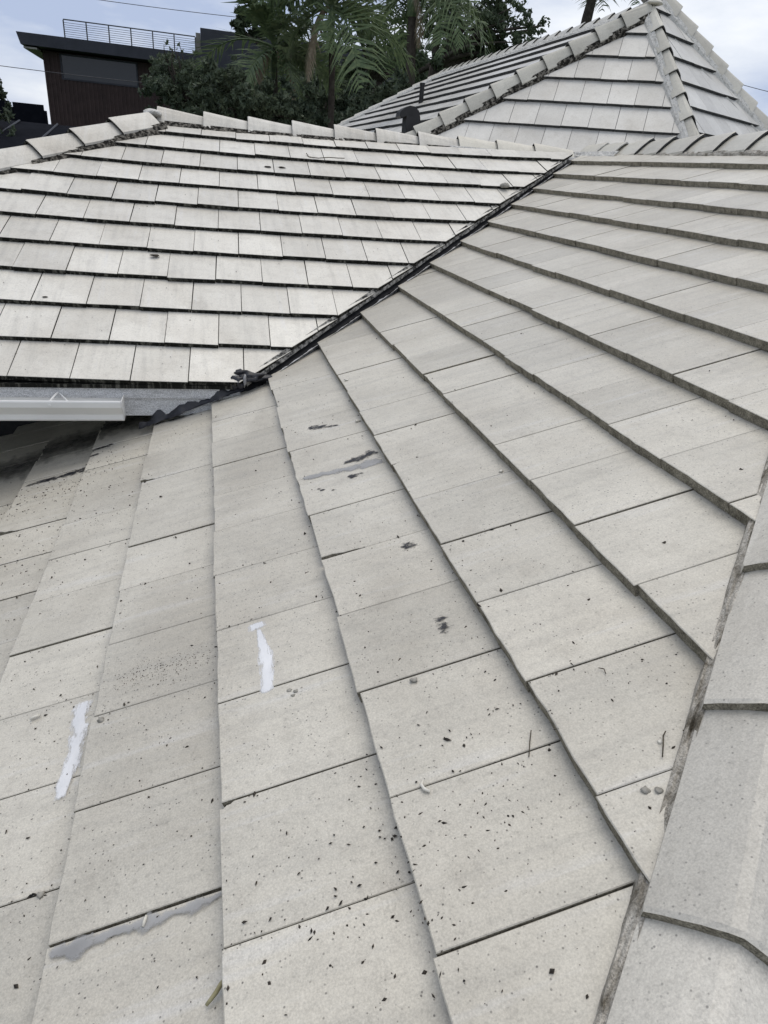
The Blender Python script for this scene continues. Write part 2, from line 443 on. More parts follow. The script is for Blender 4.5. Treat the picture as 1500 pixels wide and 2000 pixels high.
# valley edge of the left slope passes (s .96, t .71) and (s 3.12, t 2.66); hip edge passes (2.34,-1.75) and (3.64,-.79)
vk = (2.66-0.71)/(3.12-0.96); vb = 0.71-vk*0.96+0.006
hk = (-0.79+1.75)/(3.64-2.34); hb = -1.75-hk*2.34
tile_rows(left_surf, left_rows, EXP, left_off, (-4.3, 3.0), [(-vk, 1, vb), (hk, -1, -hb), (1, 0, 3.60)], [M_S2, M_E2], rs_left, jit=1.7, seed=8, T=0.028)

# ------------------------------------------------------------------ the pavilion roof behind
pav = tag(empty('pavilion', (5.5, 7.5, GZ)), 'taller faceted pavilion roof with stained hip caps behind the ridge', 'building')
O3, U3, V3, N3 = A([2.7886, 4.7348, 1.7138]), A([0.8404, -0.5419, 0.0]), A([0.3569, 0.5535, 0.7525]), A([-0.4078, -0.6324, 0.6586])
O4, U4, V4, N4 = A([2.7886, 4.7348, 1.9261]), A([-0.0335, 0.9994, 0.0]), A([0.8658, 0.0290, 0.4996]), A([-0.4993, -0.0167, 0.8662])
az6, p6 = math.radians(62), math.radians(47.56)
U6 = A([math.sin(az6), math.cos(az6), 0]); V6 = A([-math.cos(az6)*math.cos(p6), math.sin(az6)*math.cos(p6), math.sin(p6)]); N6 = np.cross(U6, V6)
O6 = A([4.6921, 3.5523, 1.7569])
surf3, surf4, surf6 = plane_surf(O3, U3, V3, N3), plane_surf(O4, U4, V4, N4), plane_surf(O6, U6, V6, N6)
APEX = np.linalg.solve(A([N3, N4, N6]), A([N3@O3, N4@O4, N6@O6]))
def line_dir(Na, Nb):
    d = norm(np.cross(Na, Nb)); return d if d[2] > 0 else -d
def tosurf(P, O, u, v): d = P-O; return (float(d@v), float(d@u))       # (s,t)
D34, D36 = line_dir(N3, N4), line_dir(N3, N6)
FARTOP = A([4.62, 12.25, 3.03]); FARTOP = FARTOP-N4*((FARTOP-O4)@N4)
FARLOW = A([2.69, 13.55, 2.04]); FARLOW = FARLOW-N4*((FARLOW-O4)@N4)
RTOP = A([5.43, 5.16, 2.93]); RLOW = A([6.65, 4.84, 2.00]); D6R = norm(RTOP-RLOW)
RTOP = RTOP-N6*((RTOP-O6)@N6); RLOW = RLOW-N6*((RLOW-O6)@N6)
def halfplane(P, Q, inside):
    """line through two (s,t) points, kept on the side of `inside`"""
    a, b = Q[1]-P[1], -(Q[0]-P[0]); L = math.hypot(a, b); a, b = a/L, b/L; c = a*P[0]+b*P[1]
    if a*inside[0]+b*inside[1] > c: a, b, c = -a, -b, -c
    return (a, b, c)
base3 = -1.7
low34 = APEX-D34*4.2; low36 = APEX-D36*3.9
rs3 = slab('roof_slope', [APEX-N3*.05, low34-N3*.05, low36-N3*.05], M_DECK, pav, 0.02, 'front triangular slope of the pavilion roof')
rs4 = slab('roof_slope', [APEX-N4*.05, FARTOP-N4*.05, FARTOP+(FARLOW-FARTOP)*1.9-N4*.05, low34-N4*.05], M_DECK, pav, 0.02, 'long striped left slope of the pavilion roof')
rs6 = slab('roof_slope', [APEX-N6*.05, low36-N6*.05, RTOP+(RLOW-RTOP)*2.2-N6*.05, RTOP-N6*.05], M_DECK, pav, 0.02, 'right slope of the pavilion roof')
slab('roof_slope', [APEX-A([0, 0, .04]), FARTOP-A([0, 0, .04]), FARTOP+A([4.5, 3, -2.4]), RTOP+(RLOW-RTOP)*2.2, RTOP-A([0, 0, .06])][:4], M_S3, pav, 0.02, 'rear slope of the pavilion roof')
slab('roof_slope', [FARTOP-A([0, 0, .04]), FARTOP+(FARLOW-FARTOP)*1.9, FARTOP+A([4.5, 3, -2.4])], M_S3, pav, 0.02, 'far end slope of the pavilion roof')
i3 = tosurf(APEX-(D34+D36)*0.8, O3, U3, V3)
p3 = [halfplane(tosurf(APEX, O3, U3, V3), tosurf(low34, O3, U3, V3), i3), halfplane(tosurf(APEX, O3, U3, V3), tosurf(low36, O3, U3, V3), i3)]
off3 = {1: 0.0, 2: 0.4287, 3: 0.878, 4: 1.300, 0: 0.13, -1: 0.0}
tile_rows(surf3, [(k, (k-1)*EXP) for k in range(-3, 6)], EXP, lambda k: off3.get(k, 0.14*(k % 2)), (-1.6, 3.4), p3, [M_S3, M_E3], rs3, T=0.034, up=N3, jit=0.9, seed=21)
i4 = tosurf((APEX+FARTOP+low34)/3, O4, U4, V4)
p4 = [halfplane(tosurf(APEX, O4, U4, V4), tosurf(low34, O4, U4, V4), i4), halfplane(tosurf(FARTOP, O4, U4, V4), tosurf(FARLOW, O4, U4, V4), i4),
      halfplane(tosurf(APEX, O4, U4, V4), tosurf(FARTOP, O4, U4, V4), i4)]
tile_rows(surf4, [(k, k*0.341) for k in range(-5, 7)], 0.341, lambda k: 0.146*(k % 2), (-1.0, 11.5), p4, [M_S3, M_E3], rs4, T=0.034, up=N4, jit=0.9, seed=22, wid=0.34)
i6 = tosurf((APEX+RLOW+low36)/3, O6, U6, V6)
p6_ = [halfplane(tosurf(APEX, O6, U6, V6), tosurf(low36, O6, U6, V6), i6), halfplane(tosurf(RTOP, O6, U6, V6), tosurf(RLOW, O6, U6, V6), i6)]
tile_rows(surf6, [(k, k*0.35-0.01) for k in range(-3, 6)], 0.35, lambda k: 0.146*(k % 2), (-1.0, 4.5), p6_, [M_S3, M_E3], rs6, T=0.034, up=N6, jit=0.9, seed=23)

# the tiles that show become parts of their own; those outside the picture are joined
rest = {}
for area, V, F, fm, mats, slope in TILES:
    if area > 12:
        mesh_obj('roof_tile', V, F, mats, slope, fm)
    else:
        mbx = rest.setdefault(slope.name, (MB(), mats, slope))[0]
        b = len(mbx.v); mbx.v += [tuple(map(float, p)) for p in V]; mbx.f += [tuple(i+b for i in f) for f in F]; mbx.m += fm
for mbx, mats, slope in rest.values():
    tag(mbx.build('roof_tile_field', mats, slope), kind='stuff')

# ------------------------------------------------------------------ ridge and hip caps
def cap_shell(Pb, along, cL, cR, L, w=0.125, le=0.028, lc=0.075, drop=0.036, th=0.017, seed=0, round_=1.0, taper=0.012):
    """one cap tile: Pb on the crest line at the butt, along = towards the tail, cL/cR = unit vectors down either slope"""
    rg = random.Random(seed)
    upv = norm(np.cross(along, norm(cR-cL)));  upv = upv if upv[2] > 0 else -upv
    prof = [(x, le+(lc-le)*(1-abs(x)**1.5)) for x in (-1.0, -0.8, -0.6, -0.42, -0.28, -0.15, 0.0, 0.15, 0.28, 0.42, 0.6, 0.8, 1.0)]
    V = []; n = len(prof)
    stations = (0.0, 0.02, 0.5, 1.0)
    for q_, f in enumerate(stations):
        wf = w - taper*f + rg.gauss(0, .001); base = Pb + along*(L*f)
        for x, hgt in prof:
            c = cL if x < 0 else cR
            hh = hgt - drop*f + rg.gauss(0, 0.0008)
            if q_ == 0: hh -= 0.003
            V.append(base + c*abs(x)*wf + upv*hh)
    m_ = len(stations)
    top = len(V)
    V += [v - upv*th for v in V[:top]]
    F = []; fm = []
    for i in range(m_-1):
        for j in range(n-1):
            a = i*n+j
            F.append((a, a+1, a+n+1, a+n)); fm.append(0)
            F.append((top+a, top+a+n, top+a+n+1, top+a+1)); fm.append(1)
    for j in range(n-1):
        F.append((j, top+j, top+j+1, j+1)); fm.append(1)
        a = (m_-1)*n+j; F.append((a, a+1, top+a+1, top+a)); fm.append(1)
    for i in range(m_-1):
        a = i*n; F.append((a, a+n, top+a+n, top+a)); fm.append(0)
        a = i*n+n-1; F.append((a, top+a, top+a+n, a+n)); fm.append(0)
    mid = A(V[n+6]); nn = np.cross(A(V[n+7])-mid, A(V[2*n+6])-mid)
    if nn @ upv < 0: F = [f[::-1] for f in F]
    return V, F, fm

def mortar_strip(name, pts, side, upv, w, h_in, h_out, mat, parent, amp=0.008, step=0.02, seed=0, depth=0.05, fall=None):
    """crumbly bedding mortar: a bumpy strip following `pts` and reaching `w` along `side`"""
    pts = [A(p) for p in pts]; seg = []
    for a, b in zip(pts[:-1], pts[1:]):
        n = max(1, int(np.linalg.norm(b-a)/step))
        seg += [a+(b-a)*i/n for i in range(n)]
    seg.append(pts[-1]); V = []; nc = 6
    for i, p in enumerate(seg):
        for j in range(nc):
            f = j/(nc-1); q = p*9
            e1 = fbm(q[0]+seed, q[1], q[2]+j*0.9)*amp*1.6
            e2 = fbm(q[0]*3+seed, q[1]*3, q[2]*3+j*2.3)*amp
            ww = w*f*(1+0.35*fbm(p[0]*7+seed, p[1]*7, 5.0)) if j == nc-1 else w*f
            hh = h_in+(h_out-h_in)*f**1.2+e2+e1
            if j == nc-1: hh = h_out-depth
            if j == 0: hh = h_in+0.004
            V.append(p+side*ww+upv*hh)
    F = []
    for i in range(len(seg)-1):
        for j in range(nc-1):
            a = i*nc+j; F.append((a, a+1, a+nc+1, a+nc))
    if np.cross(A(V[1])-A(V[0]), A(V[nc])-A(V[0])) @ upv < 0: F = [f[::-1] for f in F]
    return mesh_obj(name, V, F, mat, parent)

def cap_run(name, parent, P0, along, cL, cR, starts, exposure, mats, mortar, label=None, seed=0, mort_w=0.055, sides='LR', bends=None, m_in=0.028, mh=(0.026, -0.004), mamp=0.008, **kw):
    """a run of caps; the mortar bed is the part, its cap tiles are sub-parts"""
    upv = norm(np.cross(along, norm(cR-cL))); upv = upv if upv[2] > 0 else -upv
    w = kw.get('w', 0.125)
    a0, a1 = min(starts)-0.1, max(starts)+exposure+0.06
    f = (lambda a: P0+along*a) if bends is None else bends
    V = []; F = []; bed = None
    for sd in sides:
        c = cL if sd == 'L' else cR
        npt = 24
        pts = [f(a0+(a1-a0)*i/npt)+c*(w-m_in) for i in range(npt+1)]
        b = mortar_strip(name, pts, c, upv, mort_w, mh[0], mh[1], mortar, parent, amp=mamp, seed=seed+(3 if sd == 'L' else 7))
        if bed is None: bed = b
    if label: bed['label'] = label
    for i, a in enumerate(starts):
        Pb = f(a); al = norm(f(a+exposure)-f(a))
        V, Fc, fm = cap_shell(Pb, al, cL, cR, exposure+0.035, seed=seed*31+i, **kw)
        mesh_obj('cap_tile', V, Fc, mats, bed, fm)
    return bed

def slope_dir(along, nrm_, ref):
    """unit vector lying in the slope with normal nrm_, perpendicular to the ridge line, pointing to ref"""
    c = norm(np.cross(along, nrm_)); return c if c @ A(ref) > 0 else -c

# near hip (lower right corner of the picture)
NN1 = A([-SP1, 0, CP1]); NN2 = A([SP2*math.sin(AZ2), -SP2*math.cos(AZ2), CP2])
hdir = norm([.868, .877, .355])
cL = slope_dir(hdir, NN1, (-1, 1, 0))
cR = cL - 2*(cL @ norm(np.cross(hdir, (0, 0, 1))))*norm(np.cross(hdir, (0, 0, 1)))
cap_run('hip', house, A([.182, -3.232, .071])-cL*0.118-A([0, 0, 0.008]), hdir, cL, cR, [0.152+0.398*i for i in range(-3, 11)], 0.398, [M_CAPN, M_E1], M_MORTN,
        'near hip of pale caps bedded in grey mortar', 1, w=0.122, le=0.024, lc=0.068, drop=0.027, th=0.025, mort_w=0.026, taper=0.0, m_in=0.006, mh=(0.002, -0.002), mamp=0.006)
# left hip
h2 = norm(A([-0.761, 3.329, 1.356])-A([-1.633, 2.457, 0.999]))
c2R = slope_dir(h2, NN2, (1, -1, 0)); side2 = norm(np.cross(h2, (0, 0, 1))); c2L = c2R-2*(c2R@side2)*side2
cap_run('hip', house, A([-0.761, 3.329, 1.335]), h2, c2L, c2R, [-0.415-0.39*i for i in range(0, 9)], 0.39, [M_CAP, M_E2], M_MORT, 'left hip of rounded pale caps with stained mortar', 2, lc=0.085, w=0.14, le=0.022, th=0.016, m_in=0.02, mh=(0.0, -0.012), mort_w=0.055)
# left ridge: the crest sags a little towards its middle
RX = [(-0.80, 1.360), (0.1, 1.352), (1.25, 1.368), (2.06, 1.386), (3.3, 1.392)]
def ridge2(a):
    for (x0, z0), (x1, z1) in zip(RX[:-1], RX[1:]):
        if a <= x1 or x1 == RX[-1][0]:
            f = (a-x0)/(x1-x0); return A([a, 3.47-0.03*a, z0+f*(z1-z0)])
d2 = norm([1, -0.03, 0]); f2 = slope_dir(d2, NN2, (0, -1, 0)); b2 = A([f2[0], -f2[1], f2[2]])
cap_run('ridge', house, A([0, 0, 0]), d2, f2, b2, [-0.70, -0.309, 0.078, 0.472, 0.859, 1.253, 1.663], 0.39, [M_CAP, M_E2], M_MORT, 'left ridge of pale caps over blackened mortar', 3, bends=ridge2, w=0.135, le=0.018, lc=0.088, drop=0.045, mh=(0.020, -0.002), mort_w=0.06, m_in=0.02)
cap_run('ridge', house, A([0, 0, 0]), d2, f2, b2, [2.061, 2.453, 2.847], 0.39, [M_CAPP, M_E2], M_MORTL, 'cream mortared caps where the left ridge meets the valley', 4, bends=ridge2, w=0.14, le=0.006, lc=0.078, drop=0.03, th=0.012)
# right ridge
d1 = A([0.0, 1.0, 0.0]); f1 = slope_dir(d1, NN1, (-1, 0, 0)); b1 = A([-f1[0], f1[1], f1[2]])
def ridge1(a): return A([3.50, a, 1.462+0.012*math.sin(a*1.3)])
cap_run('ridge', house, A([0, 0, 0]), d1, f1, b1, [2.36, 2.03, 1.67, 1.31, 0.97, 0.61, 0.25, -0.11][::-1], 0.35, [M_CAPP, M_E3], M_MORTN, 'right hand ridge of weathered caps below the pavilion', 5, bends=ridge1, w=0.165, le=0.010, lc=0.082, drop=0.034, th=0.016, m_in=0.02, mh=(-0.006, -0.012), mort_w=0.045)
cap_run('ridge', house, A([0, 0, 0]), d1, f1, b1, [2.72, 3.06], 0.35, [M_CAPP, M_MORTL], M_MORTL, 'mortared end of the right hand ridge at the valley top', 6, bends=lambda a: A([3.47, a, 1.452]), w=0.16, le=0.006, lc=0.07, drop=0.02, th=0.012)

# pavilion hips and ridge
def hip_caps(P_top, d, Na, Nb, refa, refb, n, exposure, label, seed, first=0.06, mort=None, sides='LR', **kw):
    a = slope_dir(d, Na, refa); b = slope_dir(d, Nb, refb)
    cap_run('hip', pav, P_top, d, a, b, [-(first+exposure*(i+1)) for i in range(n)], exposure, [M_CAPP, M_E3], mort or M_MORT, label, seed, sides=sides, **kw)
hip_caps(APEX, D34, N3, N4, U3, -U3, 11, 0.33, 'stained hip climbing to the pavilion peak on its left', 31, w=0.125, lc=0.10, le=0.03, drop=0.045)
hip_caps(APEX, D36, N3, N6, -U3, U6, 8, 0.33, 'hip climbing to the pavilion peak on its right', 32, w=0.105, lc=0.07, le=0.022, mort=M_MORTL)
NB6 = norm(np.cross(norm(RTOP-RLOW), A([0.6, -0.8, 0])));
d6r = norm(RTOP-RLOW); cA = slope_dir(d6r, N6, -U6); sdv = norm(np.cross(d6r, (0, 0, 1))); cB = cA-2*(cA@sdv)*sdv
cap_run('hip', pav, RTOP, d6r, cA, cB, [-(0.30*(i))-0.06 for i in range(-2, 9)], 0.30, [M_CAPP, M_MORTL], M_MORTL, 'hip descending on the right edge of the pavilion roof', 33, w=0.13, lc=0.10, le=0.02, drop=0.045)
# its ridge, running away from the peak
dR = norm(FARTOP-APEX); cA = slope_dir(dR, N4, (-1, 0, 0)); cB = A([-cA[0], cA[1], cA[2]])
cap_run('ridge', pav, APEX, dR, cA, cB, [0.1+0.36*i for i in range(0, 21)], 0.36, [M_CAPP, M_E3], M_MORTL, 'long ridge running back from the pavilion peak', 34, w=0.13, lc=0.07, le=0.012, drop=0.030)
dF = norm(FARTOP-FARLOW); cA = slope_dir(dF, N4, (0, -1, 0)); sdv = norm(np.cross(dF, (0, 0, 1))); cB = cA-2*(cA@sdv)*sdv
cap_run('hip', pav, FARTOP, dF, cA, cB, [-0.36*(i+1) for i in range(0, 12)], 0.36, [M_CAPP, M_E3], M_MORTL, 'far hip at the end of the striped slope', 35, w=0.14, lc=0.06, le=0.012, drop=0.028)
# mortar knob on the peak where the caps meet
def lump(name, c, r, mat, parent, seed=0, sq=(1, 1, 1), sub=2, amp=0.35):
    import bmesh
    bm = bmesh.new(); bmesh.ops.create_icosphere(bm, subdivisions=sub, radius=1.0)
    V = []
    for v in bm.verts:
        d = A(v.co); k = 1+amp*noise.noise(Vector(d*1.7)+Vector((seed*3.1, seed*1.7, 0)))+0.4*amp*noise.noise(Vector(d*4)+Vector((seed, 0, seed)))
        V.append(A(c)+d*k*r*A(sq))
    F = [tuple(x.index for x in f.verts) for f in bm.faces]; bm.free()
    return mesh_obj(name, V, F, mat, parent, smooth=True)
lump('peak_mortar', APEX+A([0.02, -0.01, 0.035]), 0.08, M_CAPP, pav, 3, (1.25, 1.0, 0.35), 3, 0.15)
lump('apex_mortar', A([-0.735, 3.40, 1.385]), 0.06, M_MORTL, house, 5, (1.3, 1.1, 0.5), 3, 0.2)

# ------------------------------------------------------------------ valley
def valley_pt(s): 
    P = near_surf(s, VAL_B+VAL_K*s); return P
vs = [i*0.03-0.02 for i in range(0, 122)]
V = []; F = []; nc = 7
for i, s in enumerate(vs):
    base = near_surf(s, VAL_B+VAL_K*s, -0.012)
    for j in range(nc):
        f = j/(nc-1)
        off = norm([-0.68, 0.73, 0])*(f*0.12-0.014)
        h = -0.022-0.020*math.sin(f*math.pi)+0.016*fbm(base[0]*7, base[1]*7, j*0.7)+0.010*fbm(base[0]*24, base[1]*24, j)
        if f > 0.75: h += 0.012
        V.append(base+off+A([0, 0, h]))
for i in range(len(vs)-1):
    for j in range(nc-1):
        a = i*nc+j; F.append((a, a+nc, a+nc+1, a+1))
if np.cross(A(V[nc])-A(V[0]), A(V[1])-A(V[0]))[2] < 0: F = [f[::-1] for f in F]
flash = mesh_obj('valley_flashing', V, F, M_MEMB, house, smooth=True)
flash['label'] = 'black bitumen valley strip between the two tiled slopes'
# crumbled mortar on the cut edge of the left slope
ptsv = [left_surf(s, vk*s+vb-0.030, -0.012) for s in [0.05+i*0.06 for i in range(0, 58)]]
mv = mortar_strip('valley_mortar', ptsv, norm([0.70, -0.71, 0]), A([0, 0, 1.0]), 0.018, -0.003, -0.020, edge_material('valley_mortar_mat', (0.03, 0.03, 0.03), (0.45, 0.44, 0.41), 0.40, 0.60, (0.8, 0.8, 1.0)), house, amp=0.004, seed=9, depth=0.03, step=0.012)
# white paint and mortar on the cut edge of the near slope
ptsv = [near_surf(s, VAL_B+VAL_K*s-0.030, -0.012) for s in [0.0+i*0.06 for i in range(0, 59)]]
mv = mortar_strip('valley_mortar', ptsv, norm([-0.68, 0.73, 0]), A([0, 0, 1.0]), 0.030, 0.001, -0.014, edge_material('valley_paint_mat', (0.26, 0.26, 0.265), (0.52, 0.52, 0.52), 0.34, 0.56), house, amp=0.005, seed=19, depth=0.03, step=0.012)
for i, (c, r, sq) in enumerate([((-0.10, 0.055, 0.012), 0.05, (1.2, 0.8, 0.5)), ((-0.175, 0.03, -0.018), 0.04, (1.0, 0.9, 0.9)), ((-0.04, 0.10, -0.005), 0.04, (1.3, 0.9, 0.5)), ((-0.15, 0.06, 0.03), 0.022, (1.4, 0.6, 0.8))]):
    o = lump('mastic_lump', c, r, M_MAST, house, 40+i, sq, 3, 0.7)
o = lump('membrane_scrap', (-0.135, 0.015, 0.0), 0.02, M_GSEAL, house, 77, (0.5, 0.9, 1.5), 2, 0.9); o['label'] = 'torn pale grey scrap of membrane at the foot of the valley'

# ------------------------------------------------------------------ eave, fascia, gutter and walls under the left slope
mb = MB(); mb.box((-4.4, 0.035, -0.205), (-0.16, 0.06, -0.048)); fas = mb.build('fascia', M_FASC, house); fas['label'] = 'white painted fascia board behind the gutter'
mb = MB(); mb.box((-4.4, 0.022, -0.105), (-0.27, 0.034, -0.050)); mb.build('fascia_trim', M_FASC, house)
mb = MB(); mb.box((-4.4, 0.010, -0.049), (-0.20, 0.034, -0.030)); mb.build('drip_edge', M_E2, house)
mb = MB(); mb.box((-4.4, 0.062, -0.215), (-0.3, 1.06, -0.20)); mb.build('soffit', M_PAINT, house)
# gutter: ogee profile swept along X
prof = [(0.034, -0.085), (0.030, -0.200), (-0.052, -0.205), (-0.060, -0.196), (-0.062, -0.168), (-0.085, -0.140), (-0.104, -0.118), (-0.108, -0.090), (-0.106, -0.084), (-0.094, -0.084), (-0.094, -0.090), (-0.100, -0.112), (-0.080, -0.138), (-0.057, -0.166), (-0.052, -0.198), (0.026, -0.194), (0.030, -0.085)]
x0, x1 = -4.4, -0.765
mb = MB(); n = len(prof)
mb.add([(x0, y, z) for y, z in prof]+[(x1, y, z) for y, z in prof], [(i, (i+1) % n, n+(i+1) % n, n+i) for i in range(n)])
gut = mb.build('gutter', M_GUT, house); gut['label'] = 'white metal gutter hung below the left eave'
outer = prof[:9]+[(0.034, -0.085)]
mb = MB(); k = 9
mb.add([(x1+0.001, y, z) for y, z in prof[:9]]+[(x1+0.004, y, z) for y, z in prof[:9]], [tuple(range(9)), tuple(range(17, 8, -1))]+[(i, (i+1) % 9, 9+(i+1) % 9, 9+i) for i in range(9)])
mb.build('end_cap', M_GUT, gut)
for xb in (-1.10, -1.75, -2.4):
    mb = MB(); mb.tube([(xb+0.02, 0.03, -0.075), (xb+0.008, -0.03, -0.083), (xb, -0.098, -0.090)], 0.005, 6); mb.tube([(xb+0.02, 0.03, -0.078), (xb+0.06, -0.02, -0.10), (xb+0.08, -0.05, -0.11)], 0.004, 6)
    mb.build('bracket', M_GUT, gut)
    mb = MB(); mb.tube([(xb, -0.104, -0.104), (xb, -0.112, -0.104)], 0.006, 8); mb.build('rivet', M_GUT, gut)
# black sealing compound smeared where the fascia meets the near slope
V = []; F = []; nc = 5; npt = 40
for i in range(npt):
    f = i/(npt-1); x = -0.70+0.56*f
    zr = x/CP1*SP1+0.005
    for j in range(nc):
        g = j/(nc-1)
        y = 0.030-0.055*g*(0.4+0.8*abs(fbm(x*14, 3.3, 1)))
        z = max(zr+0.004, zr+0.055*(1-g)*(0.35+1.0*abs(fbm(x*9, 7.7, 2)))-0.002)
        V.append((x, y, min(z, -0.012)+0.004*fbm(x*60, j, 0)))
for i in range(npt-1):
    for j in range(nc-1):
        a = i*nc+j; F.append((a, a+1, a+nc+1, a+nc))
mesh_obj('mastic_bead', V, F, M_MAST, house, smooth=True)
mb = MB(); mb.box((-4.1, 1.07, GZ), (3.0, 1.25, -0.216)); mb.build('wall', M_DECK, house)['label'] = 'wall under the left eave, coloured black as a dark opening'  # darkness of the hollow under the eave is put into this wall's colour
mb = MB(); mb.box((-2.3, -5.6, GZ), (-2.1, 1.069, -0.98)); mb.build('wall', M_STUC, house)
mb = MB(); mb.box((-3.9, 1.26, GZ), (-3.7, 6.2, -0.45)); mb.build('wall', M_STUC, house)
mb = MB(); mb.box((3.0, 3.3, GZ), (8.0, 11.5, 0.9)); mb.build('wall', M_STUC, pav)

# ------------------------------------------------------------------ smears of sealant and tar on the near slope
def near_top(s, t, dh=0.0):
    """height of the tile faces above the butt plane at (s,t)"""
    ks = [v for v in [r[1] for r in near_rows] if v <= s]; s0 = max(ks) if ks else s
    return near_surf(s, t, -THK*(s-s0)/EXP+dh)
def film_material(name, c1, c2, rough, cover=0.75, scale=70, soft=0.10, amp=2.2, stretch=(1, 1, 1), top=1.0):
    """a wiped-on film: thick in its middle, broken up and feathered towards its edge"""
    mt, nt, b = new_mat(name, rough, 0.4); p = pos(nt, stretch)
    t = tex(nt, p, scale, 6, 0.75); t2 = tex(nt, p, scale*0.33, 4, 0.6)
    nt.links.new(mix(nt, ramp(nt, t2, [(0.3, 0), (0.7, 1)]), c1, c2), b.inputs['Base Color']); bump(nt, b, t, 0.5, 0.002)
    at_ = nt.nodes.new('ShaderNodeAttribute'); at_.attribute_name = 'cover'
    m1 = nt.nodes.new('ShaderNodeMath'); m1.operation = 'MULTIPLY_ADD'; m1.inputs[1].default_value = cover; m1.inputs[2].default_value = -amp*0.5-0.30
    nt.links.new(at_.outputs['Fac'], m1.inputs[0])
    m2 = nt.nodes.new('ShaderNodeMath'); m2.operation = 'MULTIPLY_ADD'; m2.inputs[1].default_value = amp
    nt.links.new(t, m2.inputs[0]); nt.links.new(m1.outputs[0], m2.inputs[2])
    al = ramp(nt, m2.outputs[0], [(0.0, 0.0), (soft, top)])
    nt.links.new(al, b.inputs['Alpha'])
    return mt
F_CAULK = film_material('white_sealant_film', (0.62, 0.63, 0.655), (0.78, 0.785, 0.80), 0.55, 1.9, 46, 1.1, 5.0, (1.5, 0.4, 1.5), 0.92)
F_GSEAL = film_material('grey_sealant_film', (0.26, 0.26, 0.262), (0.38, 0.38, 0.378), 0.5, 1.7, 36, 1.3, 5.0, (0.7, 1.0, 1.0), 0.85)
F_TAR = film_material('tar_film', (0.008, 0.008, 0.011), (0.035, 0.035, 0.042), 0.5, 0.62, 70, 0.3, 3.6, (0.45, 1.3, 1.0))
F_DARK = film_material('black_feathered_film', (0.02, 0.02, 0.019), (0.05, 0.047, 0.043), 0.9, 1.0, 18, 1.3, 1.2)  # soft black film, denser along its middle, feathered towards the edges
def smear(name, path, widths, mat, parent, seed=0, lift=0.0012, ragged=0.5, label=None, step=0.005, base=0.0016):
    """an irregular thin film following a path of (s,t) points on the near slope"""
    mat = {M_CAULK.name: F_CAULK, M_GSEAL.name: F_GSEAL, M_MAST.name: F_TAR}.get(mat.name, mat)
    lift = min(lift, 0.0015)
    P = [A(p) for p in path]; seg = []; ws = []
    for i in range(len(P)-1):
        n = max(2, int(np.linalg.norm(P[i+1]-P[i])/step))
        for k in range(n):
            f = k/n; seg.append(P[i]+(P[i+1]-P[i])*f); ws.append(widths[i]+(widths[i+1]-widths[i])*f)
    seg.append(P[-1]); ws.append(widths[-1]); V = []; cov = []; nc = 11; L = len(seg)-1
    for i, p in enumerate(seg):
        d = norm(seg[min(i+1, L)]-seg[max(i-1, 0)]); nrm_ = A([-d[1], d[0]]); e_ = min(1.0, min(i, L-i)*step/0.012)
        wl = 1.35*ws[i]*(1+ragged*0.6*fbm(p[0]*31+seed, p[1]*31, 1.3, 6)); wr = 1.35*ws[i]*(1+ragged*0.6*fbm(p[0]*37+seed, p[1]*37, 8.3, 6))
        for j in range(nc):
            g = j/(nc-1)*2-1; q = p+nrm_*(g*(wl if g < 0 else wr))
            edge = 1-abs(g)**2
            V.append(near_top(q[0], q[1], base+lift*edge*e_)); cov.append((1-abs(g)**1.6)*e_)
    F = []
    for i in range(len(seg)-1):
        for j in range(nc-1):
            a = i*nc+j; F.append((a, a+1, a+nc+1, a+nc))
    if np.cross(A(V[1])-A(V[0]), A(V[nc])-A(V[0]))[2] < 0: F = [f[::-1] for f in F]
    o = mesh_obj(name, V, F, mat, parent, smooth=True)
    at_ = o.data.attributes.new('cover', 'FLOAT', 'POINT'); at_.data.foreach_set('value', cov)
    if label: o['label'] = label
    return o
smear('sealant_smear', [(-0.738, -2.085), (-0.733, -2.18), (-0.726, -2.27), (-0.735, -2.35), (-0.742, -2.415)], [0.022, 0.021, 0.015, 0.018, 0.010], M_CAULK, rs_near, 3, 0.006, 0.55, 'white sealant smear on the far left tile')
smear('sealant_smear', [(-0.224, -2.06), (-0.222, -2.10)], [0.026, 0.02], M_CAULK, rs_near, 7, 0.006, 0.8, 'white sealant blot at the top of the middle smear')
smear('sealant_smear', [(-0.224, -2.09), (-0.218, -2.16), (-0.212, -2.23), (-0.214, -2.29), (-0.219, -2.355)], [0.006, 0.013, 0.021, 0.018, 0.016], M_CAULK, rs_near, 9, 0.006, 0.4, 'white sealant smear down the middle tile')
smear('sealant_smear', [(-0.672, -2.806), (-0.60, -2.811), (-0.55, -2.807), (-0.50, -2.811), (-0.44, -2.806), (-0.41, -2.809), (-0.352, -2.802)], [0.006, 0.016, 0.007, 0.014, 0.006, 0.013, 0.003], M_GSEAL, rs_near, 13, 0.0015, 1.3, 'grey sealant wiped along a tile joint')
smear('sealant_smear', [(0.012, -1.312), (0.09, -1.320), (0.18, -1.335), (0.26, -1.34), (0.326, -1.345)], [0.010, 0.020, 0.018, 0.030, 0.022], M_GSEAL, rs_near, 15, 0.002, 0.6, 'grey sealant streak across a far tile joint')
smear('tar_smear', [(0.10, -0.815), (0.135, -0.835), (0.175, -0.858), (0.235, -0.885)], [0.012, 0.028, 0.018, 0.005], M_MAST, rs_near, 17, 0.002, 0.9)
smear('tar_smear', [(0.17, -1.275), (0.24, -1.268), (0.30, -1.255), (0.33, -1.262)], [0.006, 0.020, 0.026, 0.016], M_MAST, rs_near, 19, 0.002, 1.1)
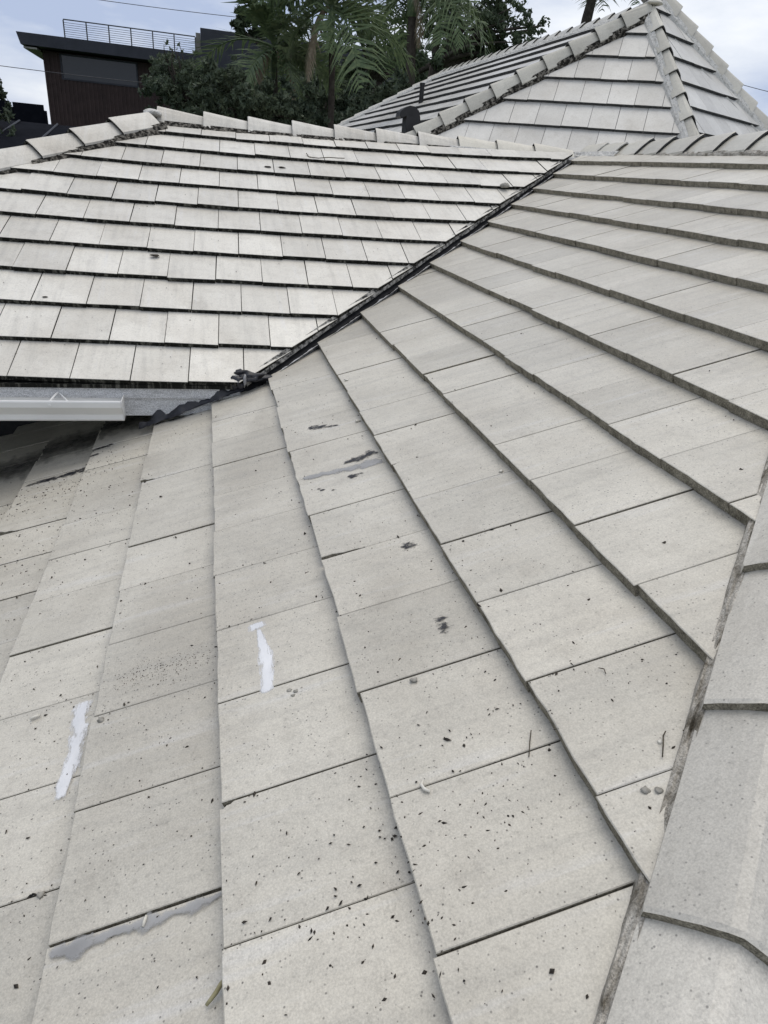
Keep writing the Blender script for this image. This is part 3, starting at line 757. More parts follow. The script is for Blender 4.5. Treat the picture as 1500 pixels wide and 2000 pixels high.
smear('tar_smear', [(0.168, -1.40), (0.20, -1.405), (0.24, -1.402)], [0.006, 0.018, 0.006], M_MAST, rs_near, 21, 0.002, 0.7)
smear('tar_smear', [(0.055, -1.425), (0.068, -1.445), (0.09, -1.45)], [0.004, 0.009, 0.004], M_MAST, rs_near, 23, 0.002, 0.6)
smear('tar_smear', [(0.095, -1.465), (0.12, -1.475)], [0.007, 0.007], M_MAST, rs_near, 25, 0.002, 0.6)
smear('tar_smear', [(0.235, -1.945), (0.258, -1.962), (0.285, -1.955)], [0.012, 0.022, 0.012], M_MAST, rs_near, 27, 0.002, 1.0)
smear('tar_smear', [(0.225, -2.315), (0.243, -2.325), (0.262, -2.325)], [0.010, 0.016, 0.008], M_MAST, rs_near, 29, 0.002, 1.2)
smear('tar_smear', [(0.240, -2.330), (0.238, -2.365), (0.236, -2.385)], [0.012, 0.017, 0.010], M_MAST, rs_near, 31, 0.002, 1.2)
smear('tar_smear', [(-1.34, -0.215), (-1.24, -0.212), (-1.12, -0.205), (-1.03, -0.185)], [0.010, 0.024, 0.030, 0.034], M_MAST, rs_near, 33, 0.002, 0.7, 'black tar strip in an open joint below the gutter')
smear('tar_smear', [(-1.05, -0.05), (-0.98, -0.04), (-0.90, -0.02)], [0.012, 0.02, 0.01], M_MAST, rs_near, 35, 0.002, 0.8)
smear('tar_smear', [(-0.69, 0.02), (-0.58, 0.015), (-0.45, 0.03)], [0.004, 0.012, 0.006], M_MAST, rs_near, 37, 0.002, 0.8)

smear('dark_film', [(-1.75, 0.20), (-1.5, 0.22), (-1.3, 0.26), (-1.1, 0.30), (-0.9, 0.33), (-0.72, 0.36)], [0.16, 0.19, 0.20, 0.20, 0.20, 0.20], F_DARK, rs_near, 51, 0.001, 0.5, 'black film spreading over the tiles below the gutter', 0.012, 0.0022)
smear('dark_film', [(-0.68, 0.10), (-0.58, 0.105), (-0.46, 0.09)], [0.05, 0.055, 0.03], F_DARK, rs_near, 55, 0.001, 0.5, 'black film on the tile beside the fascia foot', 0.006, 0.0022)
smear('tar_smear', [(-1.06, -0.135), (-1.00, -0.125), (-0.96, -0.11)], [0.006, 0.016, 0.010], M_MAST, rs_near, 57, 0.0015, 0.7)
exec_marks = None
# ------------------------------------------------------------------ loose debris
M_FLAKE = plain('black_flakes', (0.008, 0.008, 0.009), (0.075, 0.060, 0.045), 0.7, 60)
M_PEB = plain('pebble_stone', (0.20, 0.19, 0.165), (0.36, 0.345, 0.31), 0.9, 60)
M_SHELL = plain('shell_white', (0.55, 0.52, 0.45), (0.68, 0.66, 0.6), 0.6, 60)
M_TWIG = plain('dry_twig', (0.045, 0.035, 0.025), (0.10, 0.085, 0.06), 0.85, 80)
M_POD = plain('dry_pod', (0.22, 0.20, 0.11), (0.36, 0.33, 0.2), 0.7, 60)
rg = random.Random(77)
mbf = MB()
def flake(s, t, L, W, H, ang):
    c = near_top(s, t, 0.0006); e1 = A([CP1, 0, SP1])*math.cos(ang)+A([0, 1, 0])*math.sin(ang); e2 = np.cross(NN1, e1)
    k = [rg.uniform(.6, 1.2) for _ in range(5)]
    mbf.add([c-e1*L*k[0], c+e2*W*k[1], c+e1*L*k[2], c-e2*W*k[3], c+NN1*H*2*k[4]+e1*L*rg.uniform(-.4, .4)], [(0, 3, 4), (3, 2, 4), (2, 1, 4), (1, 0, 4), (0, 1, 2, 3)])
def inside(s, t): return t > HIP_B+HIP_K*s+0.05 and t < VAL_B+VAL_K*s-0.02 if s > 0 else t < 0.0 and t > -4.5
def dens(s, t):
    d = 0.25+0.9*max(0, fbm(s*2.2+3, t*2.2, 0.5))
    if t < -1.6 and s < 0.6: d += 0.5
    if s < -0.6: d += 0.35
    if s > 0.7: d *= 0.35
    if t > -0.6: d *= 0.6
    return d
cnt = 0
while cnt < 6500:
    s = rg.uniform(-2.2, 1.6); t = rg.uniform(-3.6, 0.4)
    if rg.random() < 0.34:                     # dirt gathers along the joints and below the course edges
        k_ = max([r_ for r_ in near_rows if r_[1] <= s], key=lambda r_: r_[1])
        if rg.random() < 0.6: o_ = near_off(k_[0]); t = o_+round((t-o_)/WID)*WID+rg.gauss(-0.006, 0.010)
        else: s = k_[1]+EXP-abs(rg.gauss(0, 0.03))
    if not inside(s, t) or rg.random() > dens(s, t): continue
    sz = min(0.0062, 0.0009*math.exp(rg.gauss(0.15, 0.70)))
    flake(s, t, sz*rg.uniform(.9, 1.7), sz*rg.uniform(.5, .9), sz*0.5, rg.uniform(0, 6.3)); cnt += 1
# clusters: bottom tiles, far left tiles, the gritty patch on a left tile
for (cs, ct, rs_, rt_, n, lo, hi) in [(-0.06, -2.96, .13, .07, 95, .0016, .0046), (0.12, -2.86, .12, .06, 40, .0016, .0046), (0.17, -2.78, .1, .08, 30, .0015, .0042), (-1.05, -0.75, .16, .2, 60, .002, .0055), (-1.25, -1.1, .2, .2, 60, .002, .005),
                                 (-0.50, -2.075, .085, .035, 330, .0006, .0022), (-0.44, -2.10, .1, .05, 120, .0006, .0018), (-0.86, -0.95, .1, .1, 60, .0015, .003), (-1.15, -0.35, .14, .12, 130, .0012, .005), (-0.95, -0.25, .12, .1, 80, .0012, .004), (-1.35, -0.6, .12, .15, 120, .0012, .005), (-0.75, -0.5, .1, .2, 60, .001, .003), (-0.55, -0.3, .1, .15, 40, .0015, .003), (0.12, -0.5, .16, .3, 40, .0015, .003), (1.2, -1.0, .25, .3, 30, .0015, .003)]:
    for _ in range(n):
        s, t = rg.gauss(cs, rs_), rg.gauss(ct, rt_); L = rg.uniform(lo, hi)
        if inside(s, t): flake(s, t, L*rg.uniform(1, 1.6), L*rg.uniform(.45, .8), L*.5, rg.uniform(0, 6.3))
tag(mbf.build('leaf_litter', M_FLAKE), 'black specks and crumbs scattered over the near tiles', 'debris', kind='stuff')
# a few specks on the left slope
mbf = MB(); _nt = near_top
for _ in range(150):
    k = rg.randrange(0, 11); s = k*EXP+rg.uniform(0.03, 0.3); t = rg.uniform(-1.6, vk*s+vb-0.1)
    if t < hk*s+hb+.15: continue
    c = left_surf(s, t, -0.028*(s-k*EXP)/EXP+0.001); L = rg.uniform(.002, .006); a = rg.uniform(0, 6.3)
    e1 = A([math.cos(a), math.sin(a), 0]); e2 = A([-math.sin(a), math.cos(a), 0])
    mbf.add([c-e1*L, c+e2*L*.6, c+e1*L*.9, c-e2*L*.5, c+A([0, 0, L*.6])], [(0, 3, 4), (3, 2, 4), (2, 1, 4), (1, 0, 4), (0, 1, 2, 3)])
tag(mbf.build('leaf_litter', M_FLAKE), 'few dark specks on the left slope', 'debris', kind='stuff')

def twig(path, r, label, mat=M_TWIG, name='twig', surf=near_top, cat='twig', lift=0.003):
    mb = MB(); pts = [surf(s, t, h+lift) for s, t, h in path]
    mb.tube(pts, [r*(0.6+0.4*math.sin(math.pi*(i+.5)/len(pts))) for i in range(len(pts))], 6)
    return tag(mb.build(name, mat, smooth=True), label, cat)
def pebble(s, t, r, label, mat=M_PEB, sq=(1, 1, .6), name='pebble', cat='pebble', seed=1):
    r *= 0.8; o = lump(name, near_top(s, t, r*sq[2]*.55), r, mat, None, seed, (sq[0]*1.1, sq[1], sq[2]*.85), 2, 0.8); return tag(o, label, cat)
UVP = {}
exec_marks = True
twig([(-0.381, -2.985, .004), (-0.372, -2.981, .008), (-0.362, -2.974, .010), (-0.354, -2.964, .010), (-0.348, -2.955, .006), (-0.343, -2.944, .003)], 0.0042, 'curved greenish dry pod at a tile corner near the bottom edge', M_POD, 'seed_pod', cat='seed pod')
twig([(0.067, -2.765, .002), (0.061, -2.774, .004), (0.064, -2.785, .004), (0.072, -2.793, .002)], 0.0036, 'short pale curl of bark on a tile joint', M_SHELL, 'bark_curl', cat='bark')
twig([(-0.497, -2.816, .002), (-0.494, -2.806, .003), (-0.492, -2.797, .002)], 0.0032, 'pale sliver stuck on the grey sealant', M_SHELL, 'bark_curl', cat='bark')
twig([(-0.873, -2.103, .002), (-0.860, -2.099, .004), (-0.848, -2.097, .002)], 0.0040, 'pale sliver beside the far left white sealant smear', M_SHELL, 'bark_curl', cat='bark')
twig([(0.516, -2.860, .003), (0.505, -2.870, .006), (0.496, -2.884, .005), (0.480, -2.906, .002)], 0.0014, 'thin upright twig on the tile beside the hip mortar')
twig([(0.302, -2.732, .001), (0.288, -2.758, .003), (0.272, -2.789, .001)], 0.0012, 'fine straight twig crossing a joint in the lower middle')
twig([(0.488, -2.667, .001), (0.496, -2.675, .002), (0.493, -2.688, .001)], 0.0012, 'tiny curled twig on the tile right of centre')
twig([(0.545, -2.868, .001), (0.554, -2.881, .001)], 0.0014, 'tiny dark twig close to the hip mortar')
pebble(0.122, -2.500, 0.0105, 'round grey pebble resting on a joint below the black tar mark', seed=4)
for i, (ds_, dt_, r) in enumerate([(-0.165, -2.368, .008), (-0.150, -2.378, .0075), (-0.158, -2.390, .006), (-0.135, -2.372, .004)]):
    pebble(ds_, dt_, r, ['leftmost and largest grey crumb under the middle white smear', 'middle grey crumb of the cluster under the middle white smear', 'lowest grey crumb of the cluster under the middle white smear', 'smallest grey crumb, rightmost under the middle white smear'][i], M_PEB, (1, .8, .6), 'mortar_crumb', 'crumb', 10+i)['group'] = 'crumbs under the middle smear'
pebble(0.420, -2.952, 0.0085, 'left one of two grey crumbs beside the hip mortar', seed=21, name='mortar_crumb', cat='crumb')
pebble(0.438, -2.960, 0.0080, 'right one of two grey crumbs beside the hip mortar', seed=22, name='mortar_crumb', cat='crumb')
pebble(0.496, -2.874, 0.0065, 'pale crumb stuck to the upright twig', M_SHELL, seed=23, name='mortar_crumb', cat='crumb')
pebble(-0.652, -2.227, 0.0090, 'grey pebble at the left tile joint beside the gritty patch', seed=24)
pebble(-0.733, -2.650, 0.0085, 'dark pebble low on the left edge of the picture', seed=25)
pebble(0.644, -1.749, 0.0080, 'white snail shell under a course edge right of centre', M_SHELL, (1, .9, .8), 'snail_shell', 'shell', 26)
pebble(0.363, -0.426, 0.0100, 'white shell near the top of the middle course', M_SHELL, (1.2, .8, .7), 'snail_shell', 'shell', 27)
pebble(0.316, -0.902, 0.0110, 'white shell tucked under the course edge above the tar smear', M_SHELL, (1.4, .8, .7), 'snail_shell', 'shell', 28)
o = lump('mortar_crumb', left_surf(2.686, 2.107, 0.012), 0.035, M_PEB, None, 29, (1.2, .9, .6), 2, .4); tag(o, 'fist sized mortar lump beside the valley on the left slope', 'crumb')
mb = MB(); mb.tube([left_surf(3.16, 0.44, .0), left_surf(3.09, 0.455, -.003), left_surf(3.035, 0.53, .012), left_surf(3.02, 0.62, .03), left_surf(3.02, 0.70, .03), left_surf(3.075, 0.76, .012)], 0.0035, 5)
tag(mb.build('wire_loop', M_TWIG), 'thin curled wire lying on the upper left slope', 'wire')
for (s, t, L, lb) in [(1.262, -0.682, .022, 'small dark scrap on the left slope above the fourth course'), (2.82, 0.10, .022, 'dark crumb on the upper left slope'), (2.83, 0.212, .02, 'dark crumb right of its twin on the upper left slope')]:
    o = lump('dark_scrap', left_surf(s, t, -.008), L, M_FLAKE, None, int(s*100), (1.3, .8, .3), 2, .8); tag(o, lb, 'scrap')
o = lump('dark_scrap', left_surf(0.705, -1.244, -0.001), .013, M_FLAKE, None, 91, (1.1, .9, .2), 2, .2); tag(o, 'round black spot on a lower left tile', 'scrap')

# ------------------------------------------------------------------ vents on the pavilion roof
M_BLACK = plain('vent_black', (0.008, 0.008, 0.009), (0.02, 0.02, 0.022), 0.5, 10, 0.4, 0.1)
def on4(P): P = A(P); return P-N4*((P-O4)@N4)
vb0 = on4([2.10, 5.42, 1.54])-A([0, 0, 0.04])
outl = [(-0.055, -0.15), (-0.062, 0.225), (-0.125, 0.195), (-0.150, 0.215), (-0.140, 0.262), (-0.095, 0.300), (-0.030, 0.330), (0.035, 0.325), (0.085, 0.285), (0.105, 0.225), (0.165, -0.15)]
V = [vb0+A([x, -0.10, z]) for x, z in outl]+[vb0+A([x, 0.10, z]) for x, z in outl]; n = len(outl)
F = [tuple(range(n)), tuple(range(2*n-1, n-1, -1))]+[(i, n+i, n+(i+1) % n, (i+1) % n) for i in range(n)]
vent = mesh_obj('vent_hood', V, F, M_BLACK, pav); vent['label'] = 'black gooseneck vent on the striped slope'
mb = MB(); mb.box(vb0+A([-0.10, -0.13, 0.0]), vb0+A([0.20, -0.101, 0.035])); mb.build('flange', M_BLACK, vent)
vp = on4([3.14, 8.71, 2.21]); mb = MB(); mb.tube([vp-A([0, 0, .1]), vp+A([0, 0, .25])], 0.038, 12); mb.tube([vp+A([0, 0, .215]), vp+A([0, 0, .255])], 0.045, 12)
mb.build('vent_pipe', M_BLACK, pav)['label'] = 'short black pipe vent on the striped slope'

# ------------------------------------------------------------------ background: modern house, screens, wires
M_SIDE = plain('brown_siding', (0.036, 0.024, 0.023), (0.054, 0.036, 0.034), 0.8, 2.5)
M_SLATE = plain('slate_fascia', (0.022, 0.025, 0.034), (0.036, 0.039, 0.050), 0.6, 2)
M_RAIL = plain('rail_steel', (0.05, 0.055, 0.06), (0.09, 0.095, 0.10), 0.5, 5)
M_SOFT = plain('pale_soffit', (0.20, 0.19, 0.18), (0.28, 0.27, 0.25), 0.7, 3)
mg, ntg, bgm = new_mat('dark_glass', 0.18, 0.5); bgm.inputs['Base Color'].default_value = (0.014, 0.017, 0.023, 1)
mh = tag(empty('modern_house', (4.0, 48.0, GZ)), 'dark modern house with brown siding and roof terrace railings behind the trees', 'house')
YF = 42.7
mb = MB(); mb.box((-8.63, YF, GZ), (17.5, YF+10, 5.68)); w_ = mb.build('wall', M_SIDE, mh)
mb = MB()
for i in range(125): 
    x = -8.6+i*0.21
    if -7.75 < x < -3.85: mb.box((x, YF-0.05, GZ), (x+0.07, YF+0.01, 4.5))
    else: mb.box((x, YF-0.05, GZ), (x+0.07, YF+0.01, 5.67))
tag(mb.build('battens', M_SIDE, mh), kind='stuff')
mb = MB(); mb.add([(-9.6, YF-1.0, 6.28), (17.5, YF-1.0, 6.28), (17.5, YF+10, 6.28), (-9.6, YF+10, 6.28), (-9.45, YF-1.0, 5.75), (17.5, YF-1.0, 5.69), (17.5, YF+10, 5.69), (-9.45, YF+10, 5.75)],
                  [(0, 1, 2, 3), (7, 6, 5, 4), (0, 4, 5, 1), (1, 5, 6, 2), (2, 6, 7, 3), (3, 7, 4, 0)])
slb = mb.build('roof_slab', M_SLATE, mh)
mb = MB(); mb.box((-9.35, YF-0.9, 5.60), (-8.7, YF+9.8, 5.68)); mb.build('soffit', M_SOFT, slb)
mb = MB(); mb.box((-7.70, YF-0.03, 4.52), (-3.90, YF+0.05, 5.56)); wn = mb.build('window', mg, mh)
mb = MB(); mb.box((-7.78, YF-0.06, 4.44), (-3.82, YF-0.01, 4.52)); mb.box((-7.78, YF-0.06, 5.56), (-3.82, YF-0.01, 5.64)); mb.box((-7.78, YF-0.06, 4.521), (-7.70, YF-0.01, 5.559)); mb.box((-3.90, YF-0.06, 4.521), (-3.82, YF-0.01, 5.559))
mb.build('frame', M_SLATE, wn)
mb = MB(); mb.box((-0.37, YF-0.95, 6.285), (17.5, YF+6, 7.5)); mb.build('penthouse', M_SLATE, mh)
mb = MB(); mb.box((-0.62, YF-0.6, 6.285), (-0.375, YF+6, 7.3)); mb.build('parapet', M_SOFT, mh)
def railing(x0, x1, y, z0, z1, n):
    mb = MB(); mb.box((x0, y-0.03, z1-0.05), (x1, y+0.03, z1)); top = mb.build('railing', M_RAIL, mh)
    for i in range(n+1):
        x = x0+(x1-x0)*i/n; mb = MB(); mb.box((x-0.03, y-0.025, z0), (x+0.03, y+0.025, z1-0.051)); mb.build('post', M_RAIL, top)
    for k in range(1, 8):
        z = z0+(z1-z0-0.06)*k/8; mb = MB(); mb.tube([(x0, y, z), (x1, y, z)], 0.011, 5); mb.build('cable', M_RAIL, top)
railing(-7.3, -0.65, YF-0.7, 6.285, 7.12, 6)
railing(9.0, 16.6, YF-0.6, 7.505, 9.1, 5)
mb = MB(); mb.box((3.0, YF-1.0, 1.0), (16.0, YF-0.1, 1.4)); mb.build('balcony', M_SLATE, mh)

def at(px, py, D):
    d = CAM_F*FPX+CAM_R*(px-750)-CAM_U*(py-1000); return CAM_C+d/np.linalg.norm(d)*D

M_SCR = plain('screen_black', (0.005, 0.006, 0.009), (0.009, 0.010, 0.014), 0.95, 4, 0.03)
fn = tag(empty('screen_fence', (-8.5, 27.0, GZ)), 'black panel screen at the left edge in front of the brown house', 'fence')
for i in range(6):
    x0 = -12.6+i*1.12; mb = MB(); mb.box((x0, 26.9, GZ), (x0+1.02, 26.98, 2.52-0.02*i)); mb.build('panel', M_SCR, fn)
    mb = MB(); mb.box((x0+1.03, 26.86, GZ), (x0+1.10, 27.02, 2.34-0.02*i)); mb.build('post', M_SCR, fn)
sh = tag(empty('shed', (-7.0, 21.0, GZ)), 'low dark shed roof at the left behind the hip caps', 'shed')
mb = MB(); mb.add([(-11, 18, 0.9), (-3.6, 18, 0.6), (-3.6, 24, 1.75), (-11, 24, 1.75), (-11, 18, .8), (-3.6, 18, .5), (-3.6, 24, 1.65), (-11, 24, 1.65)], [(0, 1, 2, 3), (7, 6, 5, 4), (0, 4, 5, 1), (1, 5, 6, 2), (2, 6, 7, 3), (3, 7, 4, 0)]); rf = mb.build('roof', M_SCR, sh)
for i in range(7):
    x = -10.8+i*1.15; mb = MB(); mb.tube([(x, 18.0, 0.93-.04*i*1.15/1.15*.9), (x, 23.9, 1.77)], 0.03, 5); mb.build('seam', M_SLATE, rf)
mb = MB(); mb.box((-10.8, 18.3, GZ), (-3.8, 23.7, 0.5)); mb.build('wall', M_SCR, sh)
M_WIRE = plain('cable_black', (0.05, 0.05, 0.055), (0.08, 0.08, 0.085), 0.6)
for (a, b, D, lb) in [((100, -14), (760, 60), 30, 'power line crossing the sky above the brown house'), ((-120, 112), (620, 190), 27, 'power line crossing in front of the brown house'), ((1380, 143), (1640, 205), 30, 'power line right of the pavilion roof')]:
    p, q = at(*a, D), at(*b, D); mb = MB(); pts = []
    for i in range(13):
        f = i/12; pts.append(p+(q-p)*f-A([0, 0, 0.10*4*f*(1-f)]))
    mb.tube(pts, 0.010, 5); tag(mb.build('power_line', M_WIRE), lb, 'cable', 'power lines')

# ------------------------------------------------------------------ vegetation
def leaf_material(name, c1, c2, c3):
    mt, nt, b = new_mat(name, 0.6, 0.25)
    p = pos(nt); a = tex(nt, p, 1.1, 3, 0.6); f = tex(nt, p, 14, 2, 0.6)
    c = mix(nt, ramp(nt, a, [(0.35, 0), (0.65, 1)]), c1, c2); c = mix(nt, ramp(nt, f, [(0.48, 0), (0.75, 1)]), c, c3)
    nt.links.new(c, b.inputs['Base Color'])
    tr = nt.nodes.new('ShaderNodeBsdfTranslucent'); nt.links.new(c, tr.inputs['Color'])
    mx = nt.nodes.new('ShaderNodeMixShader'); mx.inputs[0].default_value = 0.25
    out = [n for n in nt.nodes if n.type == 'OUTPUT_MATERIAL'][0]
    nt.links.new(b.outputs['BSDF'], mx.inputs[1]); nt.links.new(tr.outputs['BSDF'], mx.inputs[2]); nt.links.new(mx.outputs[0], out.inputs['Surface'])
    return mt
M_OAK = leaf_material('oak_leaves', (0.045, 0.066, 0.042), (0.075, 0.102, 0.058), (0.115, 0.145, 0.082))
M_SHRUB = leaf_material('shrub_leaves', (0.042, 0.062, 0.042), (0.075, 0.098, 0.062), (0.125, 0.15, 0.092))
M_PALM = leaf_material('palm_leaflets', (0.07, 0.105, 0.055), (0.105, 0.15, 0.07), (0.17, 0.215, 0.10))
M_PALMD = leaf_material('palm_leaflets_dead', (0.17, 0.135, 0.09), (0.26, 0.215, 0.15), (0.34, 0.29, 0.215))
M_BARK = plain('bark', (0.035, 0.03, 0.026), (0.075, 0.066, 0.056), 0.95, 9, 0.1, 0.6)

def leaves(blobs, n, size, seed, shell=0.45, sub=15, sr=0.25):
    """leaf-sized faces on twig-sized sub-clumps spread through the given clumps; returns vertices and faces"""
    r = np.random.default_rng(seed)
    SC, SR, SW = [], [], []
    for c, R, w in blobs:
        m_ = max(4, int(sub*w))
        d = r.normal(size=(m_, 3)); d /= np.linalg.norm(d, axis=1)[:, None]
        pp = A(c)+d*(R*(r.random(m_)**0.42))[:, None]*A([1.05, 1, 0.85])
        for q in pp:
            k = r.uniform(0.55, 1.35); SC.append(q); SR.append(R*sr*k); SW.append((R*k)**1.8*w)
    SC, SR, SW = A(SC), A(SR), A(SW); pk = r.choice(len(SC), n, p=SW/SW.sum())
    d = r.normal(size=(n, 3)); d /= np.linalg.norm(d, axis=1)[:, None]
    P = SC[pk]+d*(SR[pk]*r.random(n)**shell)[:, None]*A([1, 1, 0.75])
    u = r.normal(size=(n, 3))+A([0, 0, -0.25]); u /= np.linalg.norm(u, axis=1)[:, None]
    w = np.cross(u, r.normal(size=(n, 3))); w /= np.linalg.norm(w, axis=1)[:, None]
    s = size*(0.6+0.8*r.random(n))[:, None]
    V = np.stack([P-u*s, P+w*s*0.40-u*s*0.1, P+u*s, P-w*s*0.40-u*s*0.1], 1).reshape(-1, 3)
    F = [(4*i, 4*i+1, 4*i+2, 4*i+3) for i in range(n)]
    return V, F

def limbs(mb, base, targets, r0, seed, wig=0.12):
    rg_ = random.Random(seed)
    for tg, rr in targets:
        tg = A(tg); pts = []; n = 8; bend = A([rg_.uniform(-1, 1), rg_.uniform(-1, 1), rg_.uniform(0, .6)])*np.linalg.norm(tg-base)*wig
        for i in range(n+1):
            f = i/n; pts.append(base+(tg-base)*f+bend*math.sin(f*math.pi)+A([rg_.gauss(0, .02), rg_.gauss(0, .02), 0])*np.linalg.norm(tg-base)*.3)
        mb.tube(pts, [rr*(1-0.8*i/n) for i in range(n+1)], 6)

def tree(name, label, cat, basepx, D, blobspx, nleaf, size, mat, seed, group=None, trunk_r=0.18, fork=None, depth=0.8, shell=0.45):
    """crown clumps given as (px, py, radius px, weight); all at about distance D, spread in depth"""
    rg_ = random.Random(seed); k = D/FPX
    base = at(*basepx, D); base = A([base[0], base[1], GZ])
    t = tag(empty(name, base), label, cat, group)
    blobs = []
    for (x, y, r_, w_) in blobspx:
        dd = D+rg_.uniform(-1, 1)*depth*r_*k*1.6
        blobs.append((at(x, y, dd), r_*k, w_))
    V, F = leaves(blobs, nleaf, size, seed, shell)
    mb = MB(); fk = A([base[0], base[1], 0.0]) if fork is None else at(*fork, D)
    n = 9; pts = [base+(fk-base)*i/n+A([math.sin(i*1.1+seed)*.06, math.cos(i*.9+seed)*.06, 0])*(i > 0) for i in range(n+1)]
    mb.tube(pts, [trunk_r*(1.25-0.6*i/n) for i in range(n+1)], 8)
    limbs(mb, pts[-1], [(b[0]+A([0, 0, -0.1*b[1]]), trunk_r*rg_.uniform(.25, .5)) for b in blobs], trunk_r, seed)
    mb.build('trunk', M_BARK, t, smooth=True)
    mesh_obj('crown', V, F, mat, t)
    return t

tree('oak_tree', 'dark spreading oak behind the tall palm, its branches over the striped slope', 'tree', (835, 230), 27,
     [(905, 40, 46, .8), (868, 22, 38, .7), (935, 15, 42, .8), (950, 70, 48, 1.3), (965, 100, 30, 1.2), (985, 35, 34, .7), (1005, 78, 30, .7), (1030, 55, 28, .6), (1055, 48, 20, .5), (1048, 74, 20, .5), (1020, 92, 22, .6), (990, 112, 24, .8), (880, 75, 35, .5), (870, -10, 50, 1), (960, -15, 45, .8), (840, 120, 36, .7), (925, 95, 30, .8), (800, 150, 46, 1), (1000, 10, 28, .5)],
     12500, 0.085, M_OAK, 3, 'broadleaf trees behind the roofs', 0.30, (850, 125), shell=0.5)
tree('oak_tree', 'dark oak filling the gap between the palms', 'tree', (720, 240), 30,
     [(700, 60, 46, .3), (735, 85, 48, .5), (690, 110, 50, .6), (760, 40, 44, .3), (720, 15, 48, .35), (770, 120, 50, .9), (650, 140, 50, .8), (735, 160, 55, 1.2), (800, 90, 40, .4), (590, 130, 44, .7), (610, 165, 52, 1), (680, -10, 50, .4), (600, 70, 26, .3), (830, 60, 40, .5), (560, 120, 40, .6), (660, 70, 36, .4)],
     9500, 0.105, M_OAK, 4, 'broadleaf trees behind the roofs', 0.28, (735, 160), shell=0.5)
tree('oak_tree', 'small leaved tree rising left of the leaning palm', 'tree', (560, 240), 24,
     [(505, 28, 34, .8), (480, 58, 20, .7), (468, 55, 13, .5), (530, 40, 26, .5), (500, 65, 16, .5), (545, 15, 34, .5), (525, 0, 30, .6), (585, 25, 30, .4)],
     4200, 0.085, M_OAK, 5, 'broadleaf trees behind the roofs', 0.16, (560, 130), shell=0.5)
tree('shrub', 'tall dark shrub with an upright sprig beside the brown house', 'shrub', (370, 260), 20,
     [(330, 150, 40, 1), (370, 160, 52, 1.2), (310, 185, 38, 1), (345, 205, 50, 1.2), (400, 150, 38, 1), (395, 200, 52, 1.2), (335, 118, 18, .5), (345, 100, 13, .4), (320, 86, 7, .35), (350, 85, 7, .35), (338, 95, 8, .4), (368, 112, 20, .5), (295, 165, 22, .7), (385, 125, 20, .5), (420, 175, 30, .8)],
     9500, 0.065, M_SHRUB, 6, 'dark shrubs behind the left ridge', 0.10, (360, 200))
tree('shrub', 'dark shrub in the middle below the drooping palm fronds', 'shrub', (470, 260), 12.4,
     [(440, 160, 42, 1), (475, 190, 48, 1.1), (430, 205, 46, 1.1), (520, 210, 44, 1.1), (500, 235, 46, 1.1), (450, 235, 45, 1.1), (455, 140, 24, .6), (560, 225, 40, 1), (540, 190, 34, .8), (600, 235, 34, .9)],
     12000, 0.042, M_SHRUB, 7, 'dark shrubs behind the left ridge', 0.10, (470, 215))
tree('shrub', 'dark shrub behind the slender palm trunk', 'shrub', (640, 270), 21,
     [(590, 190, 48, 1), (630, 220, 50, 1.1), (680, 215, 48, 1.1), (640, 180, 45, 1), (600, 240, 48, 1.1), (690, 180, 38, .8), (570, 160, 34, .8)],
     10000, 0.075, M_SHRUB, 8, 'dark shrubs behind the left ridge', 0.10, (640, 230))
tree('shrub', 'olive green shrub at the foot of the striped slope', 'shrub', (745, 260), 19,
     [(720, 225, 30, 1), (750, 210, 32, 1), (775, 190, 26, .8), (735, 190, 24, .7), (700, 240, 26, .9), (790, 160, 22, .6)],
     4200, 0.10, M_SHRUB, 9, 'dark shrubs behind the left ridge', 0.08, (745, 230))
tree('shrub', 'sliver of dark foliage at the far left edge', 'shrub', (-20, 260), 26, [(-12, 190, 22, 1), (-30, 180, 30, 1), (-25, 215, 30, 1), (10, 262, 24, .6)], 1800, 0.10, M_SHRUB, 10, 'dark shrubs behind the left ridge', 0.08, (-20, 220))
tree('oak_tree', 'dense dark tree line closing the gap below the house terrace', 'tree', (800, 240), 36, [(560, 200, 55, 1), (640, 185, 55, 1), (720, 195, 55, 1), (800, 175, 50, 1), (860, 150, 40, .9), (480, 190, 50, 1)], 6500, 0.19, M_OAK, 12, 'broadleaf trees behind the roofs', 0.2, (700, 220))

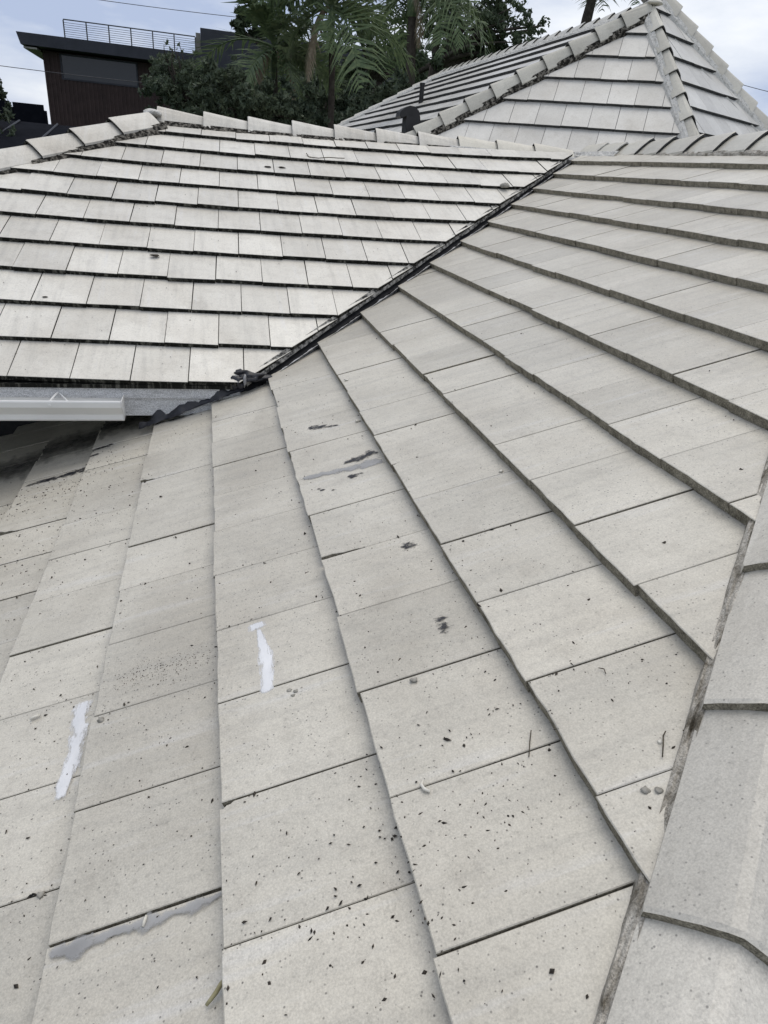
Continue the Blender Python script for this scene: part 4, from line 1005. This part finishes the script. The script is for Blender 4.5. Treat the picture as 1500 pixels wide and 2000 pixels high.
def palm(label, crownpx, D, trunkpx, n, L, seed, trunk_r=0.11, dead=2, lean=None, droop=1.0, azs=None):
    rg_ = random.Random(seed); top = at(*crownpx, D)
    foot = at(*trunkpx, D); foot = A([foot[0], foot[1], GZ])
    t = tag(empty('palm_tree', foot), label, 'palm tree', 'palms behind the roofs')
    mb = MB(); m_ = 26; pts = []; rr = []
    for i in range(m_+1):
        f = i/m_; p = foot+(top-foot)*f+A([0.10*math.sin(f*3+seed), 0.08*math.cos(f*2.4+seed), 0])*math.sin(f*math.pi)
        pts.append(p); rr.append(trunk_r*(1.25-0.45*f)*(1.0+0.10*(i % 2)))
    mb.tube(pts, rr, 9); mb.build('trunk', M_BARK, t, smooth=False)
    mb = MB(); mb.tube([top-A([0, 0, .45]), top-A([0, 0, .2]), top+A([0, 0, .12])], [trunk_r*.85, trunk_r*1.15, trunk_r*.4], 8); mb.build('crownshaft', M_PALM, t)
    for i in range(n):
        isdead = i < dead
        az = rg_.uniform(0, 2*math.pi) if azs is None or i >= len(azs) else azs[i]
        el = -0.25 if isdead else rg_.uniform(-0.35, 1.2)
        ll = L*rg_.uniform(.65, 1.3)*(0.85 if isdead else 1); dr = rg_.uniform(.35, 1.35)*droop; lift_ = rg_.uniform(-.1, .45); ldr = rg_.uniform(.1, .9)*droop; twist = rg_.uniform(-.5, .5)
        d = A([math.cos(az)*math.cos(el), math.sin(az)*math.cos(el), math.sin(el)]); p = top.copy(); path = [p.copy()]; st = 22
        for k in range(st):
            d = norm(d+A([0, 0, -(0.22*droop if isdead else 0.095*dr)*(0.5+k/st)])); p = p+d*ll/st; path.append(p.copy())
        mb = MB(); mb.tube(path, [0.022*(1-0.85*k/st) for k in range(st+1)], 4)
        hd = A([math.cos(az+math.pi/2), math.sin(az+math.pi/2), 0])
        for k in range(2, st+1):
            for sub in ((0, 0.5) if rg_.random() > 0.7 else (0,)):
                f = (k-sub)/st; P = path[k]*(1-sub)+path[k-1]*sub; dd = norm(path[k]-path[k-1])
                for sg in (-1, 1):
                    ln = ll*0.46*math.sin(math.pi*min(1, 0.12+0.86*f))**0.7*rg_.uniform(.8, 1.1)*(.75 if isdead else 1)
                    e = norm(hd*sg*0.75+dd*rg_.uniform(.4, .9)+A([0, 0, rg_.uniform(-.25, .25)+lift_+twist*sg-(0.7 if isdead else 0)]))
                    q1 = P+e*ln*.5; e2 = norm(e+A([0, 0, -ldr*rg_.uniform(.6, 1.4)])); q2 = q1+e2*ln*.5
                    wv_ = norm(np.cross(e, dd))*0.016; w2 = dd*0.021
                    mb.add([P-w2, P+w2, q1+w2*.9, q1-w2*.9, q2], [(0, 1, 2, 3), (3, 2, 4)])
        fr = mb.build('frond', M_PALMD if isdead else M_PALM, t)
        if isdead: fr['label'] = 'dry brown frond hanging down'
palm('leaning palm with a drooping brown frond above the middle shrub', (535, 92), 13.5, (575, 300), 18, 1.3, 41, 0.05, 2, azs=[-2.5, -0.6])
palm('slender ringed palm with a pale hanging frond in front of the trees', (648, 12), 13.0, (657, 300), 18, 1.3, 42, 0.055, 2, azs=[-2.6, 3.4])
palm('tall palm at the centre top with long drooping fronds', (808, -12), 20.0, (792, 300), 20, 2.1, 43, 0.13, 1, droop=1.25, azs=[-1.2])
palm('far leaning palm whose trunk stands above the pavilion slope', (1190, -130), 33.0, (1040, 300), 16, 2.6, 44, 0.20, 0, droop=1.2)
